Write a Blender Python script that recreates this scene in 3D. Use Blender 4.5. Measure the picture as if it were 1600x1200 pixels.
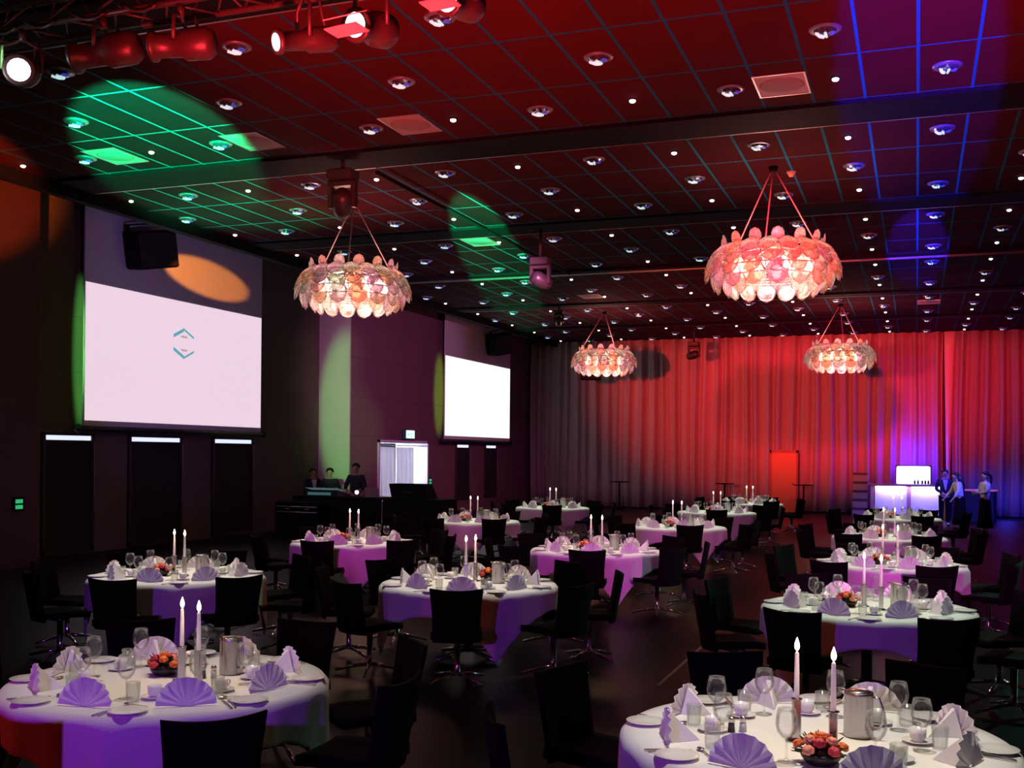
import bpy, bmesh, math, random
from mathutils import Vector, Matrix
random.seed(7)
PI = math.pi
for o in list(bpy.data.objects):
    bpy.data.objects.remove(o)
SC = bpy.context.scene
COL = SC.collection

# ------------------------------------------------------------------ camera
cam_d = bpy.data.cameras.new('camera')
cam = bpy.data.objects.new('camera', cam_d)
COL.objects.link(cam)
FPX, YAW, ROLL, HORIZON = 1700.0, math.atan(632 / 1700.0), 0.009, 708.0
cam_d.sensor_fit = 'HORIZONTAL'
cam_d.sensor_width = 36.0
cam_d.lens = FPX / 1600 * 36.0
cam_d.shift_y = (HORIZON - 600) / 1600.0
cam_d.clip_end = 200
cam.location = (0, 0, 2.1)
cam.matrix_world = Matrix.Translation((0, 0, 2.1)) @ Matrix.Rotation(YAW, 4, 'Z') @ Matrix.Rotation(PI / 2, 4, 'X') @ Matrix.Rotation(ROLL, 4, 'Z')
SC.camera = cam

# ------------------------------------------------------------------ world, exposure
W = bpy.data.worlds.new('world')
SC.world = W
W.use_nodes = True
W.node_tree.nodes['Background'].inputs[0].default_value = (0.5, 0.3, 0.4, 1)
W.node_tree.nodes['Background'].inputs[1].default_value = 0.002
SC.view_settings.view_transform = 'Standard'
SC.view_settings.look = 'None'
SC.view_settings.exposure = 0.0
SC.view_settings.gamma = 1.0
SC.view_settings.use_curve_mapping = False
SC.cycles.use_denoising = True
SC.cycles.max_bounces = 6
SC.cycles.transparent_max_bounces = 24
SC.cycles.sample_clamp_indirect = 3.0
SC.cycles.caustics_reflective = False
SC.cycles.caustics_refractive = False


def spot(name, loc, to, power, col, deg, blend=0.3, size=0.05, sx=1.0, sy=1.0, roll=0.0):
    d = bpy.data.lights.new(name, 'SPOT')
    d.energy = power
    d.color = col
    d.spot_size = math.radians(deg)
    d.spot_blend = blend
    d.shadow_soft_size = size
    o = bpy.data.objects.new(name, d)
    COL.objects.link(o)
    q = (Vector(to) - Vector(loc)).to_track_quat('-Z', 'Y')
    o.matrix_world = Matrix.Translation(loc) @ q.to_matrix().to_4x4() @ Matrix.Rotation(roll, 4, 'Z') @ Matrix.Diagonal((sx, sy, 1, 1))
    return o


def point(name, loc, power, col, size=0.05):
    d = bpy.data.lights.new(name, 'POINT')
    d.energy = power
    d.color = col
    d.shadow_soft_size = size
    o = bpy.data.objects.new(name, d)
    o.location = loc
    COL.objects.link(o)
    return o


def area(name, loc, to, power, col, sx, sy):
    d = bpy.data.lights.new(name, 'AREA')
    d.energy = power
    d.color = col
    d.shape = 'RECTANGLE'
    d.size = sx
    d.size_y = sy
    o = bpy.data.objects.new(name, d)
    COL.objects.link(o)
    q = (Vector(to) - Vector(loc)).to_track_quat('-Z', 'Y')
    o.matrix_world = Matrix.Translation(loc) @ q.to_matrix().to_4x4()
    return o


# tables: key -> (x, y, seat phase in degrees, tier, phrase)
TABLES = {
    'T1': (-4.08, 5.26, -45, 0, 'front table of middle row'),
    'T2': (-0.45, 5.38, 25, 0, 'front table of bar row'),
    'T3': (-7.44, 9.72, -75, 1, 'front table of wall row'),
    'T4': (-4.30, 10.33, -72, 1, 'second table of middle row'),
    'R2': (-0.40, 10.20, -110, 1, 'second table of bar row'),
    'T5': (-7.90, 14.45, -80, 1, 'second table of wall row'),
    'T8': (-4.20, 14.70, -78, 1, 'third table of middle row'),
    'R3': (-0.30, 14.45, -70, 1, 'third table of bar row'),
    'T6': (-8.20, 19.90, -98, 2, 'third table of wall row'),
    'T9': (-4.18, 20.10, -70, 2, 'fourth table of middle row'),
    'R4': (-0.42, 19.30, -112, 2, 'fourth table of bar row'),
    'T7': (-8.50, 25.80, -72, 2, 'fourth table of wall row'),
    'T10': (-4.40, 25.70, -80, 2, 'fifth table of middle row'),
    'R5': (-0.38, 25.30, -70, 2, 'fifth table of bar row'),
    'T11': (-4.36, 30.80, -60, 2, 'sixth table of middle row'),
}
H = 6.6                      # ceiling height
ZT = 0.756                   # top of the table cloths

# ---- stage lighting
RED, MAG, VIO, BLU, GRN, ORG = (1, 0.02, 0.035), (1, 0.05, 0.6), (0.42, 0.08, 1), (0.03, 0.03, 1), (0.0, 1, 0.28), (1, 0.28, 0.03)
for k, (tx, ty, ph, tier, phrase) in TABLES.items():
    spot('pin_spot', (tx, ty + 0.3, 6.45), (tx, ty, 0.75), {'T1': 520, 'T2': 1000}.get(k, 980), (0.80, 1.0, 0.76) if k[0] == 'R' or tier == 2 else (1.0, 0.94, 0.80), 22, 0.55, 0.06)
# red floods on the curtain
spot('red_flood', (-6.2, 10.0, 3.4), (-5.6, 41.5, 5.1), 28000, (1, 0.045, 0.03), 27, 0.8, 0.10, 1.0, 0.72)
spot('red_flood', (-1.35, 6.8, 5.5), (-1.9, 41.5, 5.0), 42000, (1, 0.02, 0.055), 24, 0.9, 0.12, 1.0, 0.62)
spot('red_flood', (0.8, 8.0, 5.6), (3.0, 41.5, 5.2), 4000, (1, 0.02, 0.08), 16, 0.9, 0.12)
# red wash on the first ceiling bays
spot('red_wash', (-2.5, 2.5, 1.2), (-4.6, 9.6, 6.6), 13000, RED, 42, 0.95, 0.2)
spot('red_wash', (1.6, 3.0, 1.2), (0.8, 9.8, 6.6), 12000, (1, 0.03, 0.10), 44, 0.95, 0.2)
# green beams on ceiling and wall
spot('green_beam', (-7.2, 7.6, 3.6), (-10.25, 12.9, 6.6), 27000, GRN, 27, 0.3, 0.05, 0.8, 1.0)
spot('green_beam', (-4.8, 8.5, 3.4), (-8.9, 22.4, 6.6), 95000, GRN, 14, 0.3, 0.05, 0.42, 1.0)
spot('green_uplight', (-11.9, 17.4, 0.4), (-12.0, 17.5, 6.6), 3400, GRN, 38, 0.9, 0.05)
spot('green_wall', (-6.0, 4.0, 5.4), (-14.95, 26.9, 3.2), 15000, (0.28, 1, 0.25), 12, 0.6, 0.05, 0.36, 1.0)
# blue strips on the ceiling along the bar row
spot('blue_beam', (0.0, -1.0, 2.4), (-0.02, 13.2, 6.6), 80000, (0.03, 0.02, 1), 13.5, 0.25, 0.05, 0.55, 1.0)
spot('blue_beam', (0.0, 12.5, 3.2), (-0.02, 24.4, 6.6), 75000, (0.03, 0.02, 1), 12, 0.4, 0.05, 0.5, 1.0)
# violet front light on the cloths, from low stands at the hall front
spot('violet_flood', (-2.0, -2.5, 2.6), (-4.6, 11.0, 0.7), 720, (0.36, 0.05, 1), 66, 0.6, 0.1, 1.0, 0.36)
spot('violet_flood', (-4.8, 6.9, 2.5), (-6.4, 17.0, 0.7), 520, (1, 0.06, 0.75), 66, 0.7, 0.1, 1.0, 0.3)
spot('violet_flood', (1.8, 6.2, 2.6), (-0.4, 14.0, 0.7), 1250, (1, 0.12, 0.8), 60, 0.7, 0.1, 1.0, 0.3)
spot('red_low', (-9.5, 2.0, 2.2), (-4.0, 6.0, 0.5), 150, (1, 0.03, 0.03), 50, 0.7, 0.1)
spot('teal_side', (4.2, 19.0, 2.6), (-0.4, 13.5, 0.6), 420, (0.25, 1, 0.65), 60, 0.7, 0.1, 1.0, 0.35)
# orange accents on the screen wall
spot('orange_accent', (-9.0, 8.0, 4.8), (-14.8, 13.6, 6.5), 8000, (1, 0.16, 0.02), 20, 0.5, 0.05)
spot('orange_accent', (-9.5, 14.0, 4.4), (-15.5, 21.1, 6.1), 6500, ORG, 14, 0.3, 0.05, 1.0, 0.36, -0.35)
spot('violet_accent', (-8.5, 12.0, 4.0), (-15.5, 20.5, 6.5), 500, (0.35, 0.25, 1), 34, 0.8, 0.1)
spot('plum_wash', (-5.5, 17.0, 5.8), (-14.8, 30.2, 3.8), 5600, (0.75, 0.22, 0.6), 34, 0.9, 0.1)
spot('blue_floor', (3.6, 30.0, 5.8), (2.4, 36.5, 0.0), 7000, (0.03, 0.03, 1), 50, 0.8, 0.1)
spot('people_fill', (2.4, 30.5, 6.4), (1.5, 33.6, 1.2), 260, (1.0, 0.85, 0.85), 26, 0.6, 0.06)  # added fill that brightens the people at the bar
spot('blue_side', (-9.0, 5.0, 4.6), (-15.0, 13.6, 1.6), 900, (0.03, 0.05, 1), 20, 0.8, 0.1)

spot('violet_accent', (-8.5, 15.5, 3.4), (-15.8, 20.6, 2.1), 260, (0.3, 0.1, 1), 40, 0.8, 0.1, 1.0, 0.5)
spot('green_edge', (-7.0, 5.0, 4.3), (-15.8, 17.5, 4.05), 30000, (0.2, 1, 0.22), 12.5, 0.5, 0.05, 0.075, 1.0)
spot('green_edge', (-7.0, 8.0, 3.3), (-14.8, 32.85, 4.0), 130000, (0.35, 1, 0.06), 6.5, 0.5, 0.05, 0.09, 1.0)

# ------------------------------------------------------------------ materials
MATS = {}


def mat(name, col, rough=0.6, metal=0.0, emit=None, estr=0.0, bump=0.0, bscale=60.0, var=0.0, sheen=0.0, nolight=False, spec=0.5):
    if name in MATS:
        return MATS[name]
    m = bpy.data.materials.new(name)
    m.use_nodes = True
    nt = m.node_tree
    b = nt.nodes['Principled BSDF']
    b.inputs['Base Color'].default_value = (*col, 1)
    b.inputs['Roughness'].default_value = rough
    b.inputs['Metallic'].default_value = metal
    b.inputs['Specular IOR Level'].default_value = spec
    if sheen:
        b.inputs['Sheen Weight'].default_value = sheen
    if emit:
        b.inputs['Emission Color'].default_value = (*emit, 1)
        b.inputs['Emission Strength'].default_value = estr
    if bump or var:
        tc = nt.nodes.new('ShaderNodeTexCoord')
        nz = nt.nodes.new('ShaderNodeTexNoise')
        nz.inputs['Scale'].default_value = bscale
        nt.links.new(tc.outputs['Object'], nz.inputs['Vector'])
        if bump:
            bp = nt.nodes.new('ShaderNodeBump')
            bp.inputs['Strength'].default_value = bump
            bp.inputs['Distance'].default_value = 0.01
            nt.links.new(nz.outputs['Fac'], bp.inputs['Height'])
            nt.links.new(bp.outputs['Normal'], b.inputs['Normal'])
        if var:
            mx = nt.nodes.new('ShaderNodeMixRGB')
            mx.inputs[1].default_value = (*[c * (1 - var) for c in col], 1)
            mx.inputs[2].default_value = (*[min(1, c * (1 + var)) for c in col], 1)
            nt.links.new(nz.outputs['Fac'], mx.inputs[0])
            nt.links.new(mx.outputs[0], b.inputs['Base Color'])
    if nolight:
        m.cycles.emission_sampling = 'NONE'
    MATS[name] = m
    return m


def thin_glass(name, tint, gloss=0.14, body=0.05, trans=0.0, edge=0.6, bump=0.0):
    """clear thin-walled glass: see-through, with fresnel reflections and a little body"""
    m = bpy.data.materials.new(name)
    m.use_nodes = True
    nt = m.node_tree
    nt.nodes.clear()
    out = nt.nodes.new('ShaderNodeOutputMaterial')
    tr = nt.nodes.new('ShaderNodeBsdfTransparent')
    tr.inputs[0].default_value = (*tint, 1)
    gl = nt.nodes.new('ShaderNodeBsdfGlossy')
    gl.inputs['Roughness'].default_value = 0.06
    df = nt.nodes.new('ShaderNodeBsdfDiffuse')
    df.inputs[0].default_value = (0.9, 0.9, 0.9, 1)
    tl = nt.nodes.new('ShaderNodeBsdfTranslucent')
    tl.inputs[0].default_value = (0.95, 0.9, 0.9, 1)
    lw = nt.nodes.new('ShaderNodeLayerWeight')
    lw.inputs['Blend'].default_value = 0.25
    ma = nt.nodes.new('ShaderNodeMath')
    ma.operation = 'MULTIPLY_ADD'
    ma.inputs[1].default_value = edge
    ma.inputs[2].default_value = gloss
    nt.links.new(lw.outputs['Fresnel'], ma.inputs[0])
    m1 = nt.nodes.new('ShaderNodeMixShader')
    m1.inputs[0].default_value = body
    if bump:
        nz = nt.nodes.new('ShaderNodeTexVoronoi')
        nz.inputs['Scale'].default_value = 20
        bp = nt.nodes.new('ShaderNodeBump')
        bp.inputs['Strength'].default_value = bump
        nt.links.new(nz.outputs['Distance'], bp.inputs['Height'])
        nt.links.new(bp.outputs['Normal'], gl.inputs['Normal'])
        nt.links.new(bp.outputs['Normal'], tl.inputs['Normal'])
        nt.links.new(bp.outputs['Normal'], df.inputs['Normal'])
        # cut facets: some clearer, some frostier; leaf tints paint in dispersed coloured light
        mr = nt.nodes.new('ShaderNodeMapRange')
        mr.inputs['To Min'].default_value = body * 0.25
        mr.inputs['To Max'].default_value = body * 1.9
        nt.links.new(nz.outputs['Color'], mr.inputs['Value'])
        nt.links.new(mr.outputs[0], m1.inputs[0])
        oi = nt.nodes.new('ShaderNodeObjectInfo')
        cr = nt.nodes.new('ShaderNodeValToRGB')
        cr.color_ramp.interpolation = 'CONSTANT'
        for i, c in enumerate(((1.0, 0.97, 0.95), (1.0, 0.84, 0.72), (0.96, 0.84, 0.95), (0.90, 1.0, 0.95), (1.0, 0.78, 0.72), (0.8, 0.76, 0.8))):
            el = cr.color_ramp.elements[i] if i < 2 else cr.color_ramp.elements.new(i / 6)
            el.position = i / 6
            el.color = (*c, 1)
        nt.links.new(oi.outputs['Random'], cr.inputs[0])
        for n_ in (tr, tl, df):
            nt.links.new(cr.outputs[0], n_.inputs[0])
    m2 = nt.nodes.new('ShaderNodeMixShader')
    nt.links.new(tr.outputs[0], m1.inputs[1])
    if trans:
        m3 = nt.nodes.new('ShaderNodeMixShader')
        m3.inputs[0].default_value = trans
        nt.links.new(df.outputs[0], m3.inputs[1])
        nt.links.new(tl.outputs[0], m3.inputs[2])
        nt.links.new(m3.outputs[0], m1.inputs[2])
    else:
        nt.links.new(df.outputs[0], m1.inputs[2])
    nt.links.new(ma.outputs[0], m2.inputs[0])
    nt.links.new(m1.outputs[0], m2.inputs[1])
    nt.links.new(gl.outputs[0], m2.inputs[2])
    nt.links.new(m2.outputs[0], out.inputs[0])
    return m


def translucent(name, col, mix=0.5):
    m = bpy.data.materials.new(name)
    m.use_nodes = True
    nt = m.node_tree
    nt.nodes.clear()
    out = nt.nodes.new('ShaderNodeOutputMaterial')
    df = nt.nodes.new('ShaderNodeBsdfDiffuse')
    tl = nt.nodes.new('ShaderNodeBsdfTranslucent')
    df.inputs[0].default_value = (*col, 1)
    tl.inputs[0].default_value = (*col, 1)
    mx = nt.nodes.new('ShaderNodeMixShader')
    mx.inputs[0].default_value = mix
    nt.links.new(df.outputs[0], mx.inputs[1])
    nt.links.new(tl.outputs[0], mx.inputs[2])
    nt.links.new(mx.outputs[0], out.inputs[0])
    return m


def grid_mat(name, base, line, px, py, ox, oy, w, rough=0.5, line_rough=0.4, vx='X', vy='Y', var=0.25, spec=0.1):
    """panels of one colour divided by narrow lines, in object coordinates"""
    m = bpy.data.materials.new(name)
    m.use_nodes = True
    nt = m.node_tree
    b = nt.nodes['Principled BSDF']
    tc = nt.nodes.new('ShaderNodeTexCoord')
    sp = nt.nodes.new('ShaderNodeSeparateXYZ')
    nt.links.new(tc.outputs['Object'], sp.inputs[0])

    def mth(op, a, v=None):
        n = nt.nodes.new('ShaderNodeMath')
        n.operation = op
        for i, x in enumerate((a, v)):
            if x is None:
                continue
            if isinstance(x, (int, float)):
                n.inputs[i].default_value = x
            else:
                nt.links.new(x, n.inputs[i])
        return n.outputs[0]

    def lines(ax, p, o):
        f = mth('FRACT', mth('DIVIDE', mth('SUBTRACT', sp.outputs[ax], o - w / 2), p))
        return mth('LESS_THAN', f, w / p)
    L = mth('MAXIMUM', lines(vx, px, ox), lines(vy, py, oy))
    nz = nt.nodes.new('ShaderNodeTexNoise')
    nz.inputs['Scale'].default_value = 1.3
    nt.links.new(tc.outputs['Object'], nz.inputs['Vector'])
    m0 = nt.nodes.new('ShaderNodeMixRGB')
    m0.inputs[1].default_value = (*[c * (1 - var) for c in base], 1)
    m0.inputs[2].default_value = (*[c * (1 + var) for c in base], 1)
    nt.links.new(nz.outputs['Fac'], m0.inputs[0])
    mx = nt.nodes.new('ShaderNodeMixRGB')
    nt.links.new(L, mx.inputs[0])
    nt.links.new(m0.outputs[0], mx.inputs[1])
    mx.inputs[2].default_value = (*line, 1)
    nt.links.new(mx.outputs[0], b.inputs['Base Color'])
    b.inputs['Roughness'].default_value = rough
    b.inputs['Specular IOR Level'].default_value = spec
    return m


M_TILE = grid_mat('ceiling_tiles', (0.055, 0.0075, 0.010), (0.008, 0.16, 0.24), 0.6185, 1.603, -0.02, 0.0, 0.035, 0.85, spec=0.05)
M_BLACK = mat('matt_black', (0.004, 0.004, 0.005), 0.8, spec=0.12)
M_DARK = mat('dark_paint', (0.014, 0.012, 0.013), 0.55, bump=0.1)
M_WALLP = grid_mat('wall_panels', (0.16, 0.08, 0.10), (0.09, 0.045, 0.055), 1.25, 1.1, 0.3, 0.35, 0.015, 0.6, vx='Y', vy='Z', var=0.12)
M_WALLB = grid_mat('wall_boards', (0.12, 0.095, 0.075), (0.08, 0.065, 0.05), 1.25, 1.1, 0.3, 0.35, 0.015, 0.65, vx='Y', vy='Z', var=0.15)
M_PIER = mat('pier_paint', (0.05, 0.016, 0.016), 0.65, bump=0.1, var=0.2, bscale=3)
M_FLOOR = grid_mat('floor_boards', (0.010, 0.0065, 0.0055), (0.006, 0.004, 0.004), 0.16, 2.4, 0.0, 0.0, 0.006, 0.42, var=0.35)
M_STEEL = mat('steel', (0.62, 0.60, 0.60), 0.25, 1.0)
M_CHROME = mat('chrome', (0.8, 0.8, 0.82), 0.12, 1.0)
M_RAIL = mat('rail_aluminium', (0.45, 0.5, 0.47), 0.4, 0.8)
M_EDGE = mat('edge_trim_metal', (0.5, 0.42, 0.42), 0.3, 0.8)
M_CLOTH = mat('white_linen', (0.82, 0.81, 0.80), 0.85, bump=0.12, bscale=220, sheen=0.1)
M_NAP = mat('napkin_linen', (0.84, 0.80, 0.84), 0.85, bump=0.1, bscale=300)
M_PORC = mat('white_porcelain', (0.8, 0.8, 0.79), 0.2)
M_GLASS = thin_glass('clear_glass', (0.985, 0.99, 0.99), 0.025, 0.012, 0.0, 0.42)
M_CHAIR = mat('chair_black_fabric', (0.004, 0.003, 0.0035), 0.9, bump=0.2, bscale=250, spec=0.12)
M_WAX = mat('candle_wax', (0.9, 0.82, 0.78), 0.5, emit=(1, 0.72, 0.6), estr=0.22, nolight=True)
M_FLAME = mat('candle_flame', (1, 0.8, 0.5), 0.5, emit=(1, 0.88, 0.62), estr=14, nolight=True)
M_WICK = mat('wick', (0.02, 0.02, 0.02), 0.9)
M_CURT = mat('stage_curtain_fabric', (0.50, 0.34, 0.36), 0.85, bump=0.15, bscale=30, var=0.15, sheen=0.15)
M_SCREEN = mat('screen_fabric', (0.55, 0.55, 0.55), 0.9)
M_SCREENBLK = mat('screen_case', (0.012, 0.012, 0.013), 0.5)
M_WOODT = mat('table_wood', (0.05, 0.03, 0.02), 0.6)
M_PETAL = thin_glass('acrylic_petal', (0.95, 0.88, 0.88), 0.16, 0.30, 0.7, 0.6, 0.9)
M_BULB = mat('chandelier_bulb', (1, 0.8, 0.7), 0.4, emit=(1, 0.66, 0.5), estr=9.0, nolight=True)
M_LED = mat('led_spot_glow', (1, 1, 1), 0.4, emit=(0.95, 1.0, 0.92), estr=3.5, nolight=True)
M_DLRING = mat('downlight_rim', (0.25, 0.3, 0.4), 0.3, 0.7)
M_DLGLINT = mat('downlight_glint', (0.6, 0.7, 0.9), 0.2, emit=(0.62, 0.9, 0.9), estr=0.75, nolight=True)  # glow standing in for highlights on the mirror bowls
M_DLBLUE = mat('downlight_blue_glint', (0.05, 0.07, 0.5), 0.15, emit=(0.05, 0.08, 0.7), estr=0.4, nolight=True)
M_DLREF = mat('downlight_reflector', (0.35, 0.38, 0.5), 0.12, 0.9)
M_PANELW = mat('speaker_panel_grey', (0.34, 0.30, 0.30), 0.6)
M_LEAF = mat('dark_leaves', (0.012, 0.03, 0.010), 0.6)
M_FLRED = mat('red_petals', (0.55, 0.03, 0.05), 0.6)
M_FLORG = mat('orange_petals', (0.8, 0.17, 0.03), 0.6)
M_FLPNK = mat('salmon_petals', (0.85, 0.3, 0.2), 0.6)
M_SKIN = mat('skin', (0.55, 0.32, 0.24), 0.55)
M_HAIRB = mat('brown_hair', (0.035, 0.018, 0.012), 0.5)
M_HAIRD = mat('dark_hair', (0.008, 0.006, 0.006), 0.5)
M_SUIT = mat('dark_suit', (0.012, 0.015, 0.03), 0.8)
M_SHIRT = mat('white_blouse', (0.75, 0.72, 0.72), 0.8)
M_SKIRT = mat('black_skirt', (0.004, 0.0035, 0.004), 0.9, spec=0.1)
M_PINK = mat('pink_shirt', (0.7, 0.4, 0.42), 0.8)


# ------------------------------------------------------------------ mesh helpers
class MB:
    def __init__(self):
        self.v, self.f, self.s = [], [], []

    def add(self, vs, fs, smooth=False, M=None):
        n = len(self.v)
        for p in vs:
            p = Vector(p)
            self.v.append(tuple(M @ p) if M is not None else tuple(p))
        for f in fs:
            self.f.append([i + n for i in f])
            self.s.append(smooth)
        return self

    def box(self, a, b, M=None):
        x0, y0, z0 = a
        x1, y1, z1 = b
        return self.add([(x0, y0, z0), (x1, y0, z0), (x1, y1, z0), (x0, y1, z0), (x0, y0, z1), (x1, y0, z1), (x1, y1, z1), (x0, y1, z1)],
                        [(0, 3, 2, 1), (4, 5, 6, 7), (0, 1, 5, 4), (1, 2, 6, 5), (2, 3, 7, 6), (3, 0, 4, 7)], False, M)

    def bbox(self, a, b, r=0.01, M=None):
        """box with chamfered vertical edges and top"""
        x0, y0, z0 = a
        x1, y1, z1 = b
        loop = [(x0 + r, y0), (x1 - r, y0), (x1, y0 + r), (x1, y1 - r), (x1 - r, y1), (x0 + r, y1), (x0, y1 - r), (x0, y0 + r)]
        cx, cy = (x0 + x1) / 2, (y0 + y1) / 2
        ins = [(x + (r if x < cx else -r), y + (r if y < cy else -r)) for x, y in loop]
        vs = [(x, y, z0 + r) for x, y in loop] + [(x, y, z1 - r) for x, y in loop] + [(x, y, z1) for x, y in ins] + [(x, y, z0) for x, y in ins]
        fs = []
        for i in range(8):
            j = (i + 1) % 8
            fs += [(i, j, 8 + j, 8 + i), (8 + i, 8 + j, 16 + j, 16 + i), (24 + i, 24 + j, j, i)]
        fs += [tuple(range(16, 24)), tuple(reversed(range(24, 32)))]
        return self.add(vs, fs, False, M)

    def lathe(self, prof, n=16, M=None, smooth=True, arc=None):
        vs, fs = [], []
        k = len(prof)
        for i in range(n):
            a = 2 * PI * i / n
            for r, z in prof:
                vs.append((r * math.cos(a), r * math.sin(a), z))
        for i in range(n):
            j = (i + 1) % n
            for q in range(k - 1):
                fs.append((i * k + q, j * k + q, j * k + q + 1, i * k + q + 1))
        if prof[0][0] > 1e-5:
            fs.append(tuple(reversed([i * k for i in range(n)])))
        if prof[-1][0] > 1e-5:
            fs.append(tuple(i * k + k - 1 for i in range(n)))
        return self.add(vs, fs, smooth, M)

    def tube(self, pts, r, n=8, smooth=True, cap=True, M=None):
        pts = [Vector(p) for p in pts]
        rs = r if isinstance(r, (list, tuple)) else [r] * len(pts)
        vs, fs = [], []
        up = None
        for i, p in enumerate(pts):
            t = (pts[min(i + 1, len(pts) - 1)] - pts[max(i - 1, 0)]).normalized()
            if up is None:
                up = Vector((0, 0, 1)) if abs(t.z) < 0.9 else Vector((1, 0, 0))
            a = t.cross(up).normalized()
            b = a.cross(t).normalized()
            up = b
            for q in range(n):
                c = 2 * PI * q / n
                vs.append(p + (a * math.cos(c) + b * math.sin(c)) * rs[i])
        for i in range(len(pts) - 1):
            for q in range(n):
                w = (q + 1) % n
                fs.append((i * n + q, i * n + w, (i + 1) * n + w, (i + 1) * n + q))
        if cap:
            fs.append(tuple(reversed(range(n))))
            fs.append(tuple((len(pts) - 1) * n + q for q in range(n)))
        return self.add(vs, fs, smooth, M)

    def ball(self, c, r, n=10, m=7, sc=(1, 1, 1), M=None):
        vs, fs = [], []
        for i in range(m + 1):
            t = PI * i / m
            for q in range(n):
                a = 2 * PI * q / n
                vs.append((c[0] + r * sc[0] * math.sin(t) * math.cos(a), c[1] + r * sc[1] * math.sin(t) * math.sin(a), c[2] + r * sc[2] * math.cos(t)))
        for i in range(m):
            for q in range(n):
                w = (q + 1) % n
                fs.append((i * n + q, (i + 1) * n + q, (i + 1) * n + w, i * n + w))
        return self.add(vs, fs, True, M)

    def sheet(self, fn, nu, nv, smooth=True, M=None, close=False):
        vs, fs = [], []
        for i in range(nu + 1):
            for j in range(nv + 1):
                vs.append(fn(i / nu, j / nv))
        for i in range(nu):
            for j in range(nv):
                a = i * (nv + 1) + j
                fs.append((a, a + nv + 1, a + nv + 2, a + 1))
        return self.add(vs, fs, smooth, M)

    def slab(self, fn, fn2, nu, nv, smooth=True, M=None):
        """closed solid between two sheets"""
        vs, fs = [], []
        N = (nu + 1) * (nv + 1)
        for g in (fn, fn2):
            for i in range(nu + 1):
                for j in range(nv + 1):
                    vs.append(g(i / nu, j / nv))
        ix = lambda i, j: i * (nv + 1) + j
        for i in range(nu):
            for j in range(nv):
                a, b, c, d = ix(i, j), ix(i + 1, j), ix(i + 1, j + 1), ix(i, j + 1)
                fs.append((a, b, c, d))
                fs.append((N + d, N + c, N + b, N + a))
        for i in range(nu):
            fs.append((ix(i, 0), N + ix(i, 0), N + ix(i + 1, 0), ix(i + 1, 0)))
            fs.append((ix(i, nv), ix(i + 1, nv), N + ix(i + 1, nv), N + ix(i, nv)))
        for j in range(nv):
            fs.append((ix(0, j), ix(0, j + 1), N + ix(0, j + 1), N + ix(0, j)))
            fs.append((ix(nu, j), N + ix(nu, j), N + ix(nu, j + 1), ix(nu, j + 1)))
        return self.add(vs, fs, smooth, M)

    def build(self, name, material, parent=None, loc=None):
        me = bpy.data.meshes.new(name)
        me.from_pydata(self.v, [], self.f)
        me.polygons.foreach_set('use_smooth', self.s)
        bm = bmesh.new()
        bm.from_mesh(me)
        bmesh.ops.remove_doubles(bm, verts=bm.verts, dist=1e-6)
        bmesh.ops.recalc_face_normals(bm, faces=bm.faces)
        bm.to_mesh(me)
        bm.free()
        me.materials.append(material)
        o = bpy.data.objects.new(name, me)
        COL.objects.link(o)
        if parent is not None:
            o.parent = parent
        if loc is not None:
            o.location = loc
        return o


def tag(o, label, cat, group=None, kind=None):
    o['label'] = label
    o['category'] = cat
    if group:
        o['group'] = group
    if kind:
        o['kind'] = kind
    return o


def thing(name, label, cat, loc=(0, 0, 0), rz=0.0, group=None):
    o = bpy.data.objects.new(name, None)
    COL.objects.link(o)
    o.empty_display_size = 0.1
    o.location = loc
    o.rotation_euler = (0, 0, rz)
    return tag(o, label, cat, group)


def struct(o):
    o['kind'] = 'structure'
    return o


def dup(o, parent=None, children=None):
    c = o.copy()
    COL.objects.link(c)
    if parent is not None:
        c.parent = parent
    for ch in (children or {}).get(o.name, []):
        dup(ch, c, children)
    return c


def kids(o):
    """map of children, built once per prototype"""
    m = {}

    def walk(x):
        m[x.name] = list(x.children)
        for c in m[x.name]:
            walk(c)
    bpy.context.view_layer.update()
    walk(o)
    return m


def aim(o, direction):
    o.rotation_euler = Vector(direction).to_track_quat('X', 'Z').to_euler()


ORD = ['first', 'second', 'third', 'fourth', 'fifth', 'sixth', 'seventh', 'eighth', 'ninth', 'tenth', 'eleventh', 'twelfth',
       'thirteenth', 'fourteenth', 'fifteenth', 'sixteenth', 'seventeenth', 'eighteenth', 'nineteenth', 'twentieth']

# ------------------------------------------------------------------ room shell
YB, XR, YF = 42.3, 4.6, -6.0
struct(MB().box((-17.2, YF, -0.2), (XR + 0.2, YB, 0.0)).build('floor', M_FLOOR))
BAYS = [(-6.0, 8.7), (9.5, 14.36), (15.22, 20.05), (20.82, 25.4), (26.0, 31.2), (31.75, 36.8), (37.3, YB)]
for y0, y1 in BAYS:
    off = y0 if y0 > 0 else y1
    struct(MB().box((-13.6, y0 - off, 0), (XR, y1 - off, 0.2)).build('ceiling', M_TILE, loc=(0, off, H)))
for i in range(len(BAYS) - 1):
    a, b = BAYS[i][1], BAYS[i + 1][0]
    struct(MB().box((-13.6, a, H - 0.05), (XR, b, H + 0.2)).build('trim_1', M_BLACK))
    struct(MB().box((-13.5, b, H - 0.05), (XR, b + 0.03, H - 0.005)).build('trim_2', M_EDGE))
struct(MB().box((-13.78, YF, 6.4), (-13.6, YB, 7.3)).build('trim_3', M_BLACK))
struct(MB().box((-17.2, YF, 7.2), (-13.6, YB, 7.4)).build('ceiling', M_BLACK))
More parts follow.
